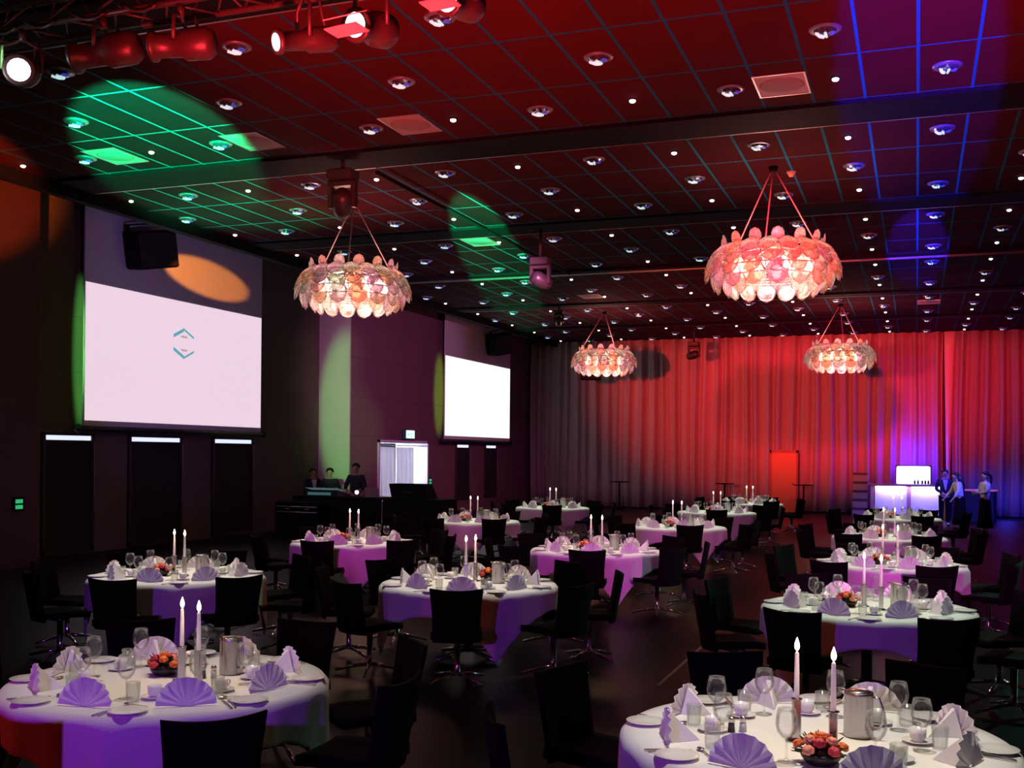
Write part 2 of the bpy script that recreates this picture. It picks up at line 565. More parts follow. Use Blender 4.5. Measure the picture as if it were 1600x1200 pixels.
# left wall: near pier, recessed bay with the first screen, far pier with doorway and second screen
struct(MB().box((-17.0, YF, 0), (-14.8, 15.36, 7.2)).build('wall_left', M_PIER))
struct(MB().box((-17.0, 15.36, 0), (-15.8, 26.88, 7.2)).build('wall_left', M_WALLB))
w = MB()
w.box((-15.9, 26.88, 0), (-14.8, 28.58, 7.2)).box((-15.9, 31.93, 0), (-14.8, YB, 7.2)).box((-15.9, 28.58, 2.42), (-14.8, 31.93, 7.2))
struct(w.build('wall_left', M_WALLP))
# the reveal of the far pier that faces the hall front, light grey board
struct(MB().box((-15.8, 26.84, 0), (-14.82, 26.88, 7.2)).build('wall_left', mat('reveal_board', (0.42, 0.42, 0.36), 0.7, bump=0.1)))
struct(MB().box((-17.2, 26.9, 0), (-16.9, YB, 3)).build('wall_left', mat('corridor_white', (0.7, 0.7, 0.72), 0.8)))
struct(MB().box((-14.8, YB - 0.1, 0), (XR, YB + 0.2, 7.2)).build('wall_back', M_DARK))
struct(MB().box((XR, YF, 0), (XR + 0.2, YB, 7.2)).build('wall_right', M_DARK))
struct(MB().box((-17.0, YF - 0.2, 0), (XR + 0.2, YF, 7.2)).build('wall_front', M_DARK))
# thin pale joint running along the floor
struct(MB().box((-2.2, 9.75, 0), (-2.17, 12.7, 0.002)).build('trim_4', mat('floor_joint', (0.35, 0.28, 0.24), 0.5)))

# rails and pipes under the ceiling
o = MB().tube([(-13.4, 25.6, 6.5), (XR, 25.6, 6.5)], 0.028, 8).build('curtain_rail', M_RAIL)
tag(o, 'thin pale metal rail running across the whole dark ceiling', 'rail')
o = MB().tube([(-8.0, 15.3, 6.50), (-8.0, 25.45, 6.50)], 0.03, 8).build('lighting_pipe', M_BLACK)
tag(o, 'thin black pipe running lengthwise under the dark ceiling', 'pipe')

# doorway with white curtains
dw = MB().box((-15.9, 28.5, 0), (-14.76, 28.6, 2.46)).box((-15.9, 31.9, 0), (-14.76, 31.98, 2.46)).box((-15.9, 28.5, 2.38), (-14.76, 31.98, 2.46))
struct(dw.build('door_2', mat('doorway_frame', (0.55, 0.52, 0.6), 0.6)))
M_DRAPE = translucent('white_drape', (0.8, 0.82, 0.86), 0.6)


def drape(y0, y1, lab):
    def fn(u, v, d=0.0):
        y = y0 + (y1 - y0) * (u if v > 0.05 else u)
        return (-14.98 + 0.075 * math.sin(u * 2 * PI * 4.5) * (0.6 + 0.4 * (1 - v)) + d, y + 0.04 * math.sin(v * 3 + u * 9), 0.05 + v * 2.2)
    o = MB().slab(lambda u, v: fn(u, v), lambda u, v: fn(u, v, 0.008), 54, 6).build('door_curtain', M_DRAPE)
    return tag(o, lab, 'curtain', 'white doorway curtains')


drape(28.68, 29.98, 'backlit white curtain in side doorway, hanging closer to the first screen')
drape(30.06, 31.3, 'backlit white curtain in side doorway, hanging below the lit exit sign')
o = MB().tube([(-14.98, 28.6, 2.3), (-14.98, 31.9, 2.3)], 0.018, 8).build('curtain_rod', M_CHROME)
tag(o, 'slim rod carrying the white curtains in the side doorway', 'curtain rod')
area('corridor_lamp', (-16.7, 31.2, 2.3), (-15.0, 29.9, 1.3), 450, (0.78, 0.92, 1.0), 0.9, 0.5)

# lit exit sign above the doorway
t = thing('exit_sign', 'lit white exit sign box with green surround above the curtained doorway', 'exit sign', (-14.76, 30.4, 2.5))
MB().box((0, -0.34, 0), (0.1, 0.34, 0.3)).build('sign_box', mat('exit_box', (0.02, 0.1, 0.09), 0.5), t)
MB().box((0.1, -0.28, 0.03), (0.115, 0.28, 0.27)).build('sign_face', mat('exit_face', (0.8, 1, 0.95), 0.4, emit=(0.62, 1.0, 0.92), estr=1.3), t)
p = MB()
p.ball((0.117, 0.06, 0.215), 0.022, 8, 6, (0.3, 1, 1))
p.box((0.114, 0.03, 0.12), (0.119, 0.075, 0.19)).box((0.114, 0.05, 0.05), (0.119, 0.075, 0.13)).box((0.114, 0.0, 0.07), (0.119, 0.045, 0.1)).box((0.114, 0.07, 0.15), (0.119, 0.12, 0.17))
p.box((0.114, -0.22, 0.14), (0.119, -0.05, 0.165))
p.add([(0.119, -0.15, 0.2), (0.119, -0.23, 0.152), (0.119, -0.15, 0.105), (0.114, -0.15, 0.2), (0.114, -0.23, 0.152), (0.114, -0.15, 0.105)], [(0, 1, 2), (3, 5, 4), (0, 3, 4, 1), (1, 4, 5, 2), (2, 5, 3, 0)])
p.build('pictogram', mat('exit_green', (0.1, 0.6, 0.45), 0.5, emit=(0.15, 0.75, 0.6), estr=0.7), t)
for y, z, lab in ((32.15, 1.15, 'small green lit wall panel beside the curtained doorway'), (14.9, 1.12, 'small green lit wall panel on the orange lit pier')):
    t = thing('wall_switch_panel', lab, 'wall panel', (-14.8, y, z), 0, 'green lit wall panels')
    MB().box((0, -0.12, -0.11), (0.03, 0.12, 0.13)).build('panel_plate', M_BLACK, t)
    for zz in (-0.045, 0.055):
        MB().box((0.03, -0.08, zz - 0.035), (0.04, 0.08, zz + 0.035)).build('button', mat('green_button', (0.05, 0.6, 0.2), 0.4, emit=(0.04, 0.75, 0.22), estr=0.55), t)

# ------------------------------------------------------------------ windows with black blinds under the screens
M_SLIT = mat('daylight_slit', (0.7, 0.8, 1), 0.5, emit=(0.72, 0.8, 1.0), estr=1.1)
M_BLIND = mat('blackout_blind', (0.004, 0.004, 0.005), 0.8)
M_CORD = mat('blind_cord', (0.35, 0.22, 0.3), 0.6)
wn = 0
for X, rng in ((-15.8, [(16.55, 17.8), (19.0, 20.65), (21.95, 23.5)]), (-14.8, [(34.3, 35.35), (36.98, 38.0)])):
    for y0, y1 in rng:
        wn += 1
        z0 = 0.12 if X < -15 else 0.55
        r = struct(MB().box((X - 0.01, y0 - 0.08, z0 - 0.08), (X + 0.05, y0, 2.42)).box((X - 0.01, y1, z0 - 0.08), (X + 0.05, y1 + 0.08, 2.42))
                   .box((X - 0.01, y0 - 0.08, 2.37), (X + 0.05, y1 + 0.08, 2.42)).box((X - 0.01, y0 - 0.08, z0 - 0.08), (X + 0.05, y1 + 0.08, z0)).build('window_%d' % wn, M_DARK))
        MB().box((X + 0.0, y0, z0), (X + 0.025, y1, 2.27)).build('blind', M_BLIND, r)
        MB().box((X + 0.0, y0, 2.28), (X + 0.02, y1, 2.37)).build('window_pane', M_SLIT, r)
        MB().tube([(X + 0.07, y1 + 0.05, 2.25), (X + 0.07, y1 + 0.06, 0.85)], 0.008, 6).build('blind_cord', M_CORD, r)

# ------------------------------------------------------------------ projection screens
def screen(X, y0, y1, z0, z1, ztop, img, lab):
    t = thing('projection_screen', lab, 'projection screen', (X, (y0 + y1) / 2, z0), 0, 'projection screens on the side wall')
    w = (y1 - y0) / 2
    MB().box((-0.03, -w, -0.12), (0.0, w, ztop - z0)).build('screen_sheet', M_SCREEN, t)
    MB().box((0.0, -w + 0.02, 0.0), (0.006, w - 0.02, z1 - z0)).build('projected_image', img, t)
    MB().tube([(-0.01, -w - 0.12, -0.16), (-0.01, w + 0.12, -0.16)], 0.055, 10).build('bottom_bar', M_SCREENBLK, t)
    for s in (-1, 1):
        MB().ball((-0.01, s * (w + 0.14), -0.16), 0.085, 10, 7).build('bar_end', M_SCREENBLK, t)
    MB().box((-0.22, -w - 0.1, ztop - z0), (0.1, w + 0.1, ztop - z0 + 0.2)).build('roller_case', M_SCREENBLK, t)
    return t


M_IMG1 = mat('pink_white_image', (0.1, 0.1, 0.1), 0.8, emit=(0.86, 0.66, 0.78), estr=0.98)
M_IMG2 = mat('white_image', (0.1, 0.1, 0.1), 0.8, emit=(1.0, 0.95, 1.0), estr=1.1)
s1 = screen(-15.5, 17.28, 23.5, 2.68, 5.44, 6.98, M_IMG1, 'big projection screen glowing pale pink with a thin hexagon emblem')
s2 = screen(-14.55, 32.75, 38.85, 2.66, 5.30, 6.85, M_IMG2, 'farther projection screen glowing plain white near the curtain corner')
# emblem: two teal chevrons with two small brown marks between them
M_TEAL = mat('emblem_teal', (0.1, 0.1, 0.1), 0.8, emit=(0.10, 0.42, 0.50), estr=0.9)
M_TAN = mat('emblem_brown', (0.1, 0.1, 0.1), 0.8, emit=(0.50, 0.33, 0.34), estr=1.0)
cy, cz = 20.39 - 20.39, 4.50 - 2.68
for s in (1, -1):
    q = MB()
    for side, th in ((-1, 0.075), (1, 0.045)):
        a = (0.012, cy + side * 0.36, cz + s * 0.18)
        b = (0.012, cy, cz + s * 0.345)
        vs = [a, b, (b[0], b[1], b[2] - s * th), (a[0], a[1], a[2] - s * th)]
        vs += [(x - 0.005, y, z) for x, y, z in vs]
        q.add(vs, [(0, 1, 2, 3), (7, 6, 5, 4), (0, 4, 5, 1), (1, 5, 6, 2), (2, 6, 7, 3), (3, 7, 4, 0)])
    q.build('emblem_chevron', M_TEAL, s1)
    q = MB()
    q.add([(0.012, cy - 0.13, cz + s * 0.13), (0.012, cy - 0.03, cz + s * 0.185), (0.012, cy + 0.02, cz + s * 0.16), (0.012, cy + 0.08, cz + s * 0.185), (0.012, cy + 0.14, cz + s * 0.13),
           (0.007, cy - 0.13, cz + s * 0.13), (0.007, cy - 0.03, cz + s * 0.185), (0.007, cy + 0.02, cz + s * 0.16), (0.007, cy + 0.08, cz + s * 0.185), (0.007, cy + 0.14, cz + s * 0.13)],
          [(0, 1, 2, 3, 4), (9, 8, 7, 6, 5)])
    q.build('emblem_mark', M_TAN, s1)


def loudspeaker(loc, rz, tilt, sx, sy, sz, lab, drop=0.5):
    t = thing('loudspeaker', lab, 'loudspeaker', loc, 0, 'black hanging loudspeakers')
    t.rotation_euler = (tilt[0], tilt[1], rz)
    MB().bbox((-sx / 2, -sy / 2, -sz / 2), (sx / 2, sy / 2, sz / 2), 0.03).build('cabinet', M_BLACK, t)
    MB().box((sx / 2, -sy / 2 + 0.05, -sz / 2 + 0.05), (sx / 2 + 0.02, sy / 2 - 0.05, sz / 2 - 0.05)).build('grille', M_BLIND, t)
    q = MB()
    for s in (-1, 1):
        q.box((-0.05, s * (sy / 2 + 0.01) - 0.015, -0.1), (0.05, s * (sy / 2 + 0.01) + 0.015, sz / 2 + 0.15))
    q.box((-0.05, -sy / 2 - 0.02, sz / 2 + 0.12), (0.05, sy / 2 + 0.02, sz / 2 + 0.15))
    q.build('bracket', M_BLACK, t)
    MB().tube([(0, 0, sz / 2 + 0.13), (-0.25 if drop < 0.6 else 0, 0, sz / 2 + drop)], 0.03, 8).build('mounting_arm', M_BLACK, t)
    return t


loudspeaker((-15.0, 18.65, 6.28), -0.35, (0.2, 0.12), 0.5, 0.95, 0.78, 'black loudspeaker hanging in front of the big pink-lit screen')
loudspeaker((-14.1, 36.55, 6.02), -0.35, (0.2, 0.12), 0.5, 0.9, 0.75, 'black loudspeaker hanging in front of the farther white screen')
loudspeaker((-10.7, 36.6, 5.15), -1.3, (0.0, 0.1), 0.5, 0.7, 0.95, 'black loudspeaker hanging in front of the curtain beside a far chandelier', H - 5.15 - 0.475)

# ------------------------------------------------------------------ back curtain, red door
def curtain_y(x, seed=0):
    return (0.105 * math.sin(x * 2 * PI / 0.42 + 1.7 * math.sin(x * 0.9 + seed)) + 0.05 * math.sin(x * 2 * PI / 0.27 + 2.0 * math.sin(x * 0.55)) + 0.05 * math.sin(x * 2 * PI / 2.3 + 1.0))


def stage_curtain(x0, x1, lab, y=41.75):
    n = int((x1 - x0) / 0.035)

    def fn(u, v, d=0.0):
        x = x0 + (x1 - x0) * u
        k = 0.55 + 0.45 * math.sin(min(1, v * 1.05) * PI * 0.5 + 0.7)
        return (x + 0.03 * math.sin(v * 4 + x * 2), y + curtain_y(x) * k + d, 0.03 + v * 6.55)
    o = MB().slab(lambda u, v: fn(u, v), lambda u, v: fn(u, v, 0.012), n, 7).build('stage_curtain', M_CURT)
    return tag(o, lab, 'curtain', 'floor to ceiling drapes along the back wall')


stage_curtain(-14.7, 0.88, 'wide pleated floor-to-ceiling curtain washed in red along the back')
stage_curtain(1.2, XR - 0.05, 'narrower pleated curtain behind the three standing bar people')
# pale flat strip at the gap between the two curtains, tapering downwards
fl = MB().slab(lambda u, v: (1.06 + (u - 0.5) * (0.1 + 0.26 * v), 41.52 - 0.05 * math.sin(u * PI), 0.9 + 5.65 * v), lambda u, v: (1.06 + (u - 0.5) * (0.1 + 0.26 * v), 41.56 - 0.05 * math.sin(u * PI), 0.9 + 5.65 * v), 6, 8)
tag(fl.build('tapered_strip', mat('pale_strip', (0.85, 0.62, 0.58), 0.7)), 'pale narrow strip tapering down above the bar', 'curtain')
d = struct(MB().box((-5.13, 41.32, 0), (-5.06, 41.5, 2.3)).box((-4.17, 41.32, 0), (-4.1, 41.5, 2.3)).box((-5.13, 41.32, 2.2), (-4.1, 41.5, 2.3)).build('door_1', mat('door_frame_red', (0.45, 0.14, 0.08), 0.6)))
MB().box((-5.06, 41.36, 0.01), (-4.17, 41.42, 2.2)).build('door_leaf', mat('door_orange', (0.75, 0.26, 0.12), 0.6), d)
MB().ball((-4.27, 41.33, 1.05), 0.035, 10, 7).build('door_handle', M_STEEL, d)
spot('door_light', (-4.0, 37.3, 6.4), (-4.6, 41.4, 0.9), 170, (1, 0.08, 0.02), 28, 0.6, 0.05)

# ------------------------------------------------------------------ ceiling fittings
DL_ROWS = []
for i, (y0, y1) in enumerate(BAYS[1:]):
    for j, dy in enumerate((0.76, 2.38, 3.95)):
        DL_ROWS.append((y0 + dy + (0.25 if i == 3 and j == 1 else 0), j))


def make_downlight():
    t = thing('recessed_downlight', 'x', 'ceiling light', (0, 0, H), 0, 'round mirror downlights in the ceiling')
    MB().lathe([(0.125, -0.022), (0.165, -0.016), (0.17, 0.0), (0.12, 0.0)], 20).build('rim', M_DLRING, t)
    q = MB()                                   # faceted reflector bowl, flat shaded
    n = 14
    vs, fs = [], []
    for a, (r, z) in enumerate(((0.125, -0.018), (0.10, -0.05), (0.055, -0.062))):
        for i in range(n):
            c = 2 * PI * (i + 0.5 * a) / n
            vs.append((r * math.cos(c), r * math.sin(c), z))
    for a in range(2):
        for i in range(n):
            j = (i + 1) % n
            fs += [(a * n + i, a * n + j, (a + 1) * n + i), (a * n + j, (a + 1) * n + j, (a + 1) * n + i)]
    q.add(vs, fs)
    q.build('reflector', M_DLREF, t)
    MB().tube([(-0.085, -0.05, -0.055), (-0.055, 0.03, -0.062), (-0.02, 0.075, -0.055)], 0.02, 6).build('glint_strip', M_DLGLINT, t)  # highlights of the bowl put in as glowing strips
    MB().tube([(0.005, -0.06, -0.066), (0.012, 0.055, -0.066)], 0.015, 6).build('glint_strip', M_DLGLINT, t)
    MB().ball((0.07, 0.0, -0.05), 0.04, 8, 6, (1, 1.3, 0.5)).build('blue_glint', M_DLBLUE, t)  # blue reflection in the bowl put in as a glowing blob
    return t


def make_led():
    t = thing('led_spot', 'x', 'ceiling light', (0, 0, H), 0, 'tiny bright star spots in the ceiling')
    MB().lathe([(0.035, -0.012), (0.055, -0.008), (0.058, 0.0), (0.03, 0.0)], 14).build('rim', M_BLACK, t)
    MB().ball((0, 0, -0.022), 0.042, 10, 7, (1, 1, 0.6)).build('led_lens', M_LED, t)
    return t


dl0, led0 = make_downlight(), make_led()
dlk, ledk = kids(dl0), kids(led0)
used = {'d': False, 'l': False}


def in_view(x, y, z, m=30):
    p = Vector((x, y, z - 2.1))
    r = p.x * math.cos(YAW) + p.y * math.sin(YAW)
    f = p.y * math.cos(YAW) - p.x * math.sin(YAW)
    if f < 1:
        return False
    return -m < 800 + FPX * r / f < 1600 + m and -m < HORIZON - FPX * p.z / f < 1200 + m


for ri, (y, j) in enumerate(DL_ROWS):
    dn = ln = 0
    for k in range(-10, 5):
        x = -0.94 + 1.237 * k
        if x < -13.4 or not in_view(x, y, H, 12):
            continue
        odd = k % 2 != 0
        if (j == 1) != odd:
            o = dl0 if not used['d'] else dup(dl0, None, dlk)
            used['d'] = True
            o.location = (x, y, H)
            o.rotation_euler = (0, 0, random.uniform(-0.3, 0.3))
            o['label'] = 'round mirror downlight, %s from screen wall in %s ceiling row before the camera' % (ORD[dn], ORD[ri])
            dn += 1
        elif j != 1 and not (abs(x + 8.36) < 0.1 and j == 2 and ri < 4):
            if ri == 0:
                continue
            o = led0 if not used['l'] else dup(led0, None, ledk)
            used['l'] = True
            o.location = (x, y, H)
            o['label'] = 'tiny white star spot, %s from screen wall in %s ceiling row before the camera' % (ORD[ln], ORD[ri])
            ln += 1

for x, y, lab in ((-11.55, 13.5, 'nearest the first screen, ahead of the broad beam'), (-9.08, 13.5, 'under the green light beside the broad beam'), (-6.55, 13.5, 'dim grey, ahead of the broad beam'),
                  (-1.57, 13.5, 'lit red, ahead of the broad beam'), (-8.75, 21.5, 'lit bright green above the first chandelier'), (-8.75, 29.9, 'lit green, farther down the hall'), (0.3, 33.8, 'dim, far down the hall above the bar')):
    t = thing('ceiling_speaker', 'square ceiling speaker panel ' + lab, 'ceiling speaker', (x, y, H), 0, 'square speaker panels in the ceiling')
    q = MB().box((-0.31, -0.40, -0.012), (0.31, -0.38, 0.0)).box((-0.31, 0.38, -0.012), (0.31, 0.40, 0.0)).box((-0.31, -0.38, -0.012), (-0.29, 0.38, 0.0)).box((0.29, -0.38, -0.012), (0.31, 0.38, 0.0))
    q.build('frame', M_EDGE, t)
    MB().box((-0.29, -0.38, -0.006), (0.29, 0.38, 0.0)).build('panel', M_PANELW, t)
    MB().lathe([(0.0, -0.014), (0.25, -0.012), (0.27, -0.006)], 28).build('grille', mat('speaker_grille', (0.26, 0.23, 0.23), 0.7), t)

for x, y, lab in ((-4.1, 9.8, 'small smoke detector on the red lit ceiling near the truss'), (-1.9, 17.7, 'small smoke detector above the big pink chandelier')):
    t = thing('smoke_detector', lab, 'smoke detector', (x, y, H), 0)
    MB().lathe([(0.0, -0.08), (0.035, -0.075), (0.05, -0.04), (0.06, -0.03), (0.065, 0.0)], 16).build('housing', mat('detector_red', (0.6, 0.2, 0.15), 0.5), t)  # red light on the housing is put into its colour
    MB().lathe([(0.07, -0.012), (0.075, 0.0)], 16).build('base', M_PANELW, t)

# ------------------------------------------------------------------ chandeliers
def petal_mesh():
    """a convex drop-shaped lens leaf, length along +X, face normal +Z"""
    L, Wd = 0.38, 0.155

    def f(u, v, s):
        x = L * u
        wd = Wd * (math.sin(PI * min(1, 0.12 + 0.80 * u ** 0.85)) ** 0.6) * (1.0 if u < 0.999 else 0.25)
        y = wd * (2 * v - 1)
        bow = 0.045 * (1 - (2 * v - 1) ** 2) * math.sin(PI * min(1, u + 0.08))
        return (x, y, bow + s * 0.009 * (1 - (2 * v - 1) ** 2 * 0.8))
    q = MB().slab(lambda u, v: f(u, v, 1), lambda u, v: f(u, v, -1), 7, 6)
    return q


CH_TIERS = [  # ring radius, height, elevation of the petal's length direction, count, size
    (0.74, 0.34, 1.32, 14, 0.64), (0.74, 0.40, -0.72, 18, 0.95), (0.86, 0.27, -0.98, 20, 1.0), (0.93, 0.11, -1.20, 18, 1.0), (0.90, -0.05, -1.62, 16, 1.05), (0.74, -0.17, -1.80, 14, 1.0)]


def make_chandelier():
    t = thing('chandelier', 'x', 'chandelier', (0, 0, 0), 0, 'round acrylic leaf chandeliers')
    q = petal_mesh()
    first = None
    for ti, (r, z, el, n, sc) in enumerate(CH_TIERS):
        for i in range(n):
            a = 2 * PI * (i + 0.5 * (ti % 2)) / n + 0.05 * ti
            if first is None:
                o = first = q.build('petal', M_PETAL, t)
            else:
                o = first.copy()
                COL.objects.link(o)
                o.parent = t
            X = Vector((math.cos(a) * math.cos(el), math.sin(a) * math.cos(el), math.sin(el)))
            Y = Vector((-math.sin(a), math.cos(a), 0))
            Z = X.cross(Y)
            if Z.dot(Vector((math.cos(a), math.sin(a), 0.2))) < 0:
                Y = -Y
                Z = -Z
            M = Matrix((X, Y, Z)).transposed().to_4x4()
            M.translation = (r * math.cos(a), r * math.sin(a), z)
            o.matrix_local = Matrix.Diagonal((1, 1, 0.84, 1)) @ M @ Matrix.Scale(sc, 4)
    for r, z in ((0.74, 0.30), (0.93, 0.10), (0.90, -0.04), (0.72, -0.16)):
        n = 40
        MB().tube([(r * math.cos(2 * PI * i / n), r * math.sin(2 * PI * i / n), z) for i in range(n + 1)], 0.012, 6).build('frame_ring', M_CHROME, t)
    q = MB()
    for i in range(8):
        a = 2 * PI * i / 8
        q.tube([(0.05 * math.cos(a), 0.05 * math.sin(a), 0.33), (0.93 * math.cos(a), 0.93 * math.sin(a), 0.10), (0.72 * math.cos(a), 0.72 * math.sin(a), -0.16)], 0.009, 6)
    q.build('spoke_frame', M_CHROME, t)
    for i in range(12):
        a = 2 * PI * i / 12
        MB().ball((0.55 * math.cos(a), 0.55 * math.sin(a), 0.02), 0.08, 10, 8, (1, 1, 1.5)).build('bulb', M_BULB, t)
    q = MB().lathe([(0.0, 0.30), (0.12, 0.30), (0.12, 0.34), (0.0, 0.36)], 16)
    q.build('hub', M_CHROME, t)
    for a in (0.5, 2.6, 4.7):
        MB().tube([(0.75 * math.cos(a), 0.75 * math.sin(a), 0.34), (0, 0, H - 5.03)], 0.011, 6).build('suspension_cable', M_CABLE, t)
    MB().lathe([(0.0, H - 5.03 - 0.09), (0.06, H - 5.03 - 0.08), (0.075, H - 5.03)], 14).build('ceiling_rose', M_BLACK, t)
    return t


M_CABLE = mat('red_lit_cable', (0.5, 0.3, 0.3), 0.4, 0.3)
ch0 = make_chandelier()
chk = kids(ch0)
for i, (x, y, z, rz, lab) in enumerate(((-2.13, 17.3, 5.03, 0.0, 'large leaf chandelier glowing pink, hung on red lit wires'), (-9.5, 17.3, 5.03, 0.4, 'large leaf chandelier with pale green edges, between the two screens'),
                                   (-9.3, 33.3, 5.03, 0.8, 'smaller looking leaf chandelier before the shadowed part of the curtain'), (-2.15, 33.6, 5.03, 0.2, 'smaller looking violet leaf chandelier before the bright red curtain'))):
    o = ch0 if i == 0 else dup(ch0, None, chk)
    o.location = (x, y, z)
    o.rotation_euler = (0, 0, rz)
    o['label'] = lab
    point('chandelier_glow', (x, y, z + 0.02), 130 if i < 2 else 150, (1.0, 0.40, 0.34), 0.3)

# ------------------------------------------------------------------ stage lights and truss
def bez(a, b, sag, n=8):
    a, b = Vector(a), Vector(b)
    return [a.lerp(b, i / n) - Vector((0, 0, sag * 4 * (i / n) * (1 - i / n))) for i in range(n + 1)]


M_BODY = mat('lamp_body_black', (0.03, 0.022, 0.022), 0.4)
M_LENSON = mat('stage_lens_lit', (1, 1, 1), 0.3, emit=(1.0, 0.86, 0.92), estr=2.2, nolight=True)
M_LENSOFF = mat('stage_lens_dark', (0.05, 0.03, 0.04), 0.15)


def stage_light(loc, d, L, r, lit, lab, doors=False):
    """profile spotlight hanging in a yoke; +X is the beam"""
    t = thing('stage_spotlight', lab, 'stage light', loc, 0, 'spotlights on the ceiling truss')
    up = 5.58 - 0.028 - 0.07 - loc[2]
    e = Vector(d).to_track_quat('X', 'Z').to_matrix().to_4x4()
    q = MB()
    prof = [(0.0, -L * 0.55), (r * 0.8, -L * 0.55), (r * 1.1, -L * 0.45), (r * 1.1, -L * 0.1), (r * 0.85, -L * 0.02), (r * 0.8, L * 0.36), (r * 1.05, L * 0.38), (r * 1.05, L * 0.45), (r * 0.92, L * 0.45)]
    R = e @ Matrix.Rotation(PI / 2, 4, 'Y')
    q.lathe(prof, 16, R)
    body = q.build('lamp_housing', M_BODY, t)
    MB().lathe([(0.0, L * 0.47), (r * 0.5, L * 0.465), (r * 0.92, L * 0.44)], 16, R).build('lens', M_LENSON if lit else M_LENSOFF, t)
    side = (e @ Vector((0, 1, 0))).normalized() * (r * 1.25)
    MB().tube([side * 1.0, side * 1.0 + Vector((0, 0, up * 0.7)), Vector((0, 0, up)), -side + Vector((0, 0, up * 0.7)), -side], 0.016, 6).build('yoke', M_BODY, t)
    MB().tube([(0, 0, up - 0.02), (0, 0, up + 0.068)], 0.03, 8).build('clamp', M_BODY, t)
    MB().tube(bez(Vector(R @ Vector((0, 0, -L * 0.5))), (0.10, 0.05, up - 0.02), 0.08), 0.012, 6).build('power_cable', M_BODY, t)
    if doors:
        dq = MB()
        for s in (-1, 1):
            dq.box((L * 0.47, -r * 1.2, s * r * 1.05 - 0.004), (L * 0.47 + 0.16, r * 1.2, s * r * 1.05 + 0.004), e @ Matrix.Rotation(0.25 * s, 4, 'Y'))
        dq.build('barn_door', mat('barn_door_metal', (0.5, 0.45, 0.45), 0.5), t)
    return t


t = thing('lighting_truss', 'red lit lattice lighting truss running across the top corner', 'truss', (0, 7.0, 5.58))
for y, z in ((0, 0), (0.3, 0), (0.15, 0.26)):
    MB().tube([(-10.6, y, z), (1.5, y, z)], 0.026, 8).build('chord', M_BODY, t)
for n, (A, B) in enumerate((((0, 0), (0.3, 0)), ((0.3, 0), (0.15, 0.26)), ((0.15, 0.26), (0, 0)))):
    q = MB()
    for i in range(24):
        x = -10.5 + i * 0.5
        q.tube([(x, A[0], A[1]), (x + 0.25, B[0], B[1])], 0.010, 6).tube([(x + 0.25, B[0], B[1]), (x + 0.5, A[0], A[1])], 0.010, 6)
    q.build('lattice', M_BODY, t)
for x in (-9.5, -4.5, 1.0):
    MB().tube([(x, 0.15, 0.26), (x, 0.15, H - 5.58)], 0.012, 6).build('hanging_cable', M_BODY, t)
q = MB()
for x in (-7.3, -6.9, -6.4, -5.9, -5.1, -4.7):
    q.tube(bez((x, -0.03, 0.03), (x + 0.33, -0.05, -0.02), 0.05), 0.011, 6)
q.build('cable_loops', M_BODY, t)

stage_light((-6.12, 7.0, 5.27), (-1, -0.25, -0.15), 0.56, 0.12, False, 'dark spotlight hanging first along truss, beside the white glare')
stage_light((-5.38, 7.0, 5.24), (-1, -0.3, -0.05), 0.50, 0.11, False, 'red lit unlit spotlight hanging second along the truss')
stage_light((-4.28, 7.0, 5.14), (-0.62, -0.95, -0.32), 0.5, 0.085, True, 'long black spotlight with round lit lens, third along truss')
stage_light((-3.72, 7.0, 5.16), (-0.15, -1, -0.22), 0.42, 0.115, True, 'spotlight with bright lens and open barn doors, fourth along truss', True)
stage_light((-3.02, 7.0, 5.24), (-0.1, -1, -0.25), 0.42, 0.10, True, 'lit spotlight cut by the top edge, fifth along truss', True)
stage_light((-6.95, 7.0, 5.22), (0.75, -0.95, -0.35), 0.46, 0.12, True, 'glaring white spotlight at the corner end of the truss')
spot('truss_red', (-2.6, 4.6, 4.4), (-5.5, 7.2, 5.6), 260, (1, 0.05, 0.02), 50, 0.7, 0.05)
point('lamp_spill', (-6.95, 6.6, 5.05), 6, (1, 0.85, 0.9), 0.08)


def moving_head(loc, s, tilt, pipe, lab):
    t = thing('moving_head_light', lab, 'stage light', loc, 0, 'moving head lights under the ceiling')
    if pipe:
        MB().tube([(0, 0, 0.0), (0, 0, pipe)], 0.03, 8).build('drop_pipe', M_BODY, t)
    MB().bbox((-0.2 * s, -0.15 * s, -0.16 * s), (0.2 * s, 0.15 * s, 0.0), 0.02).build('base', M_BODY, t)
    q = MB()
    for sd in (-1, 1):
        q.bbox((sd * 0.19 * s - 0.035 * s, -0.06 * s, -0.55 * s), (sd * 0.19 * s + 0.035 * s, 0.06 * s, -0.16 * s), 0.012)
    q.bbox((-0.22 * s, -0.08 * s, -0.24 * s), (0.22 * s, 0.08 * s, -0.17 * s), 0.012)
    q.build('yoke', M_BODY, t)
    R = Matrix.Translation((0, 0, -0.46 * s)) @ Matrix.Rotation(tilt[1], 4, 'Z') @ Matrix.Rotation(tilt[0], 4, 'X')
    MB().lathe([(0.0, 0.2 * s), (0.1 * s, 0.19 * s), (0.15 * s, 0.1 * s), (0.15 * s, -0.12 * s), (0.12 * s, -0.24 * s), (0.1 * s, -0.24 * s)], 16, R).build('lamp_head', M_BODY, t)
    MB().lathe([(0.0, -0.25 * s), (0.1 * s, -0.235 * s)], 16, R).build('lens', mat('red_lens', (0.3, 0.03, 0.05), 0.2, emit=(1, 0.08, 0.12), estr=0.5, nolight=True), t)
    return t


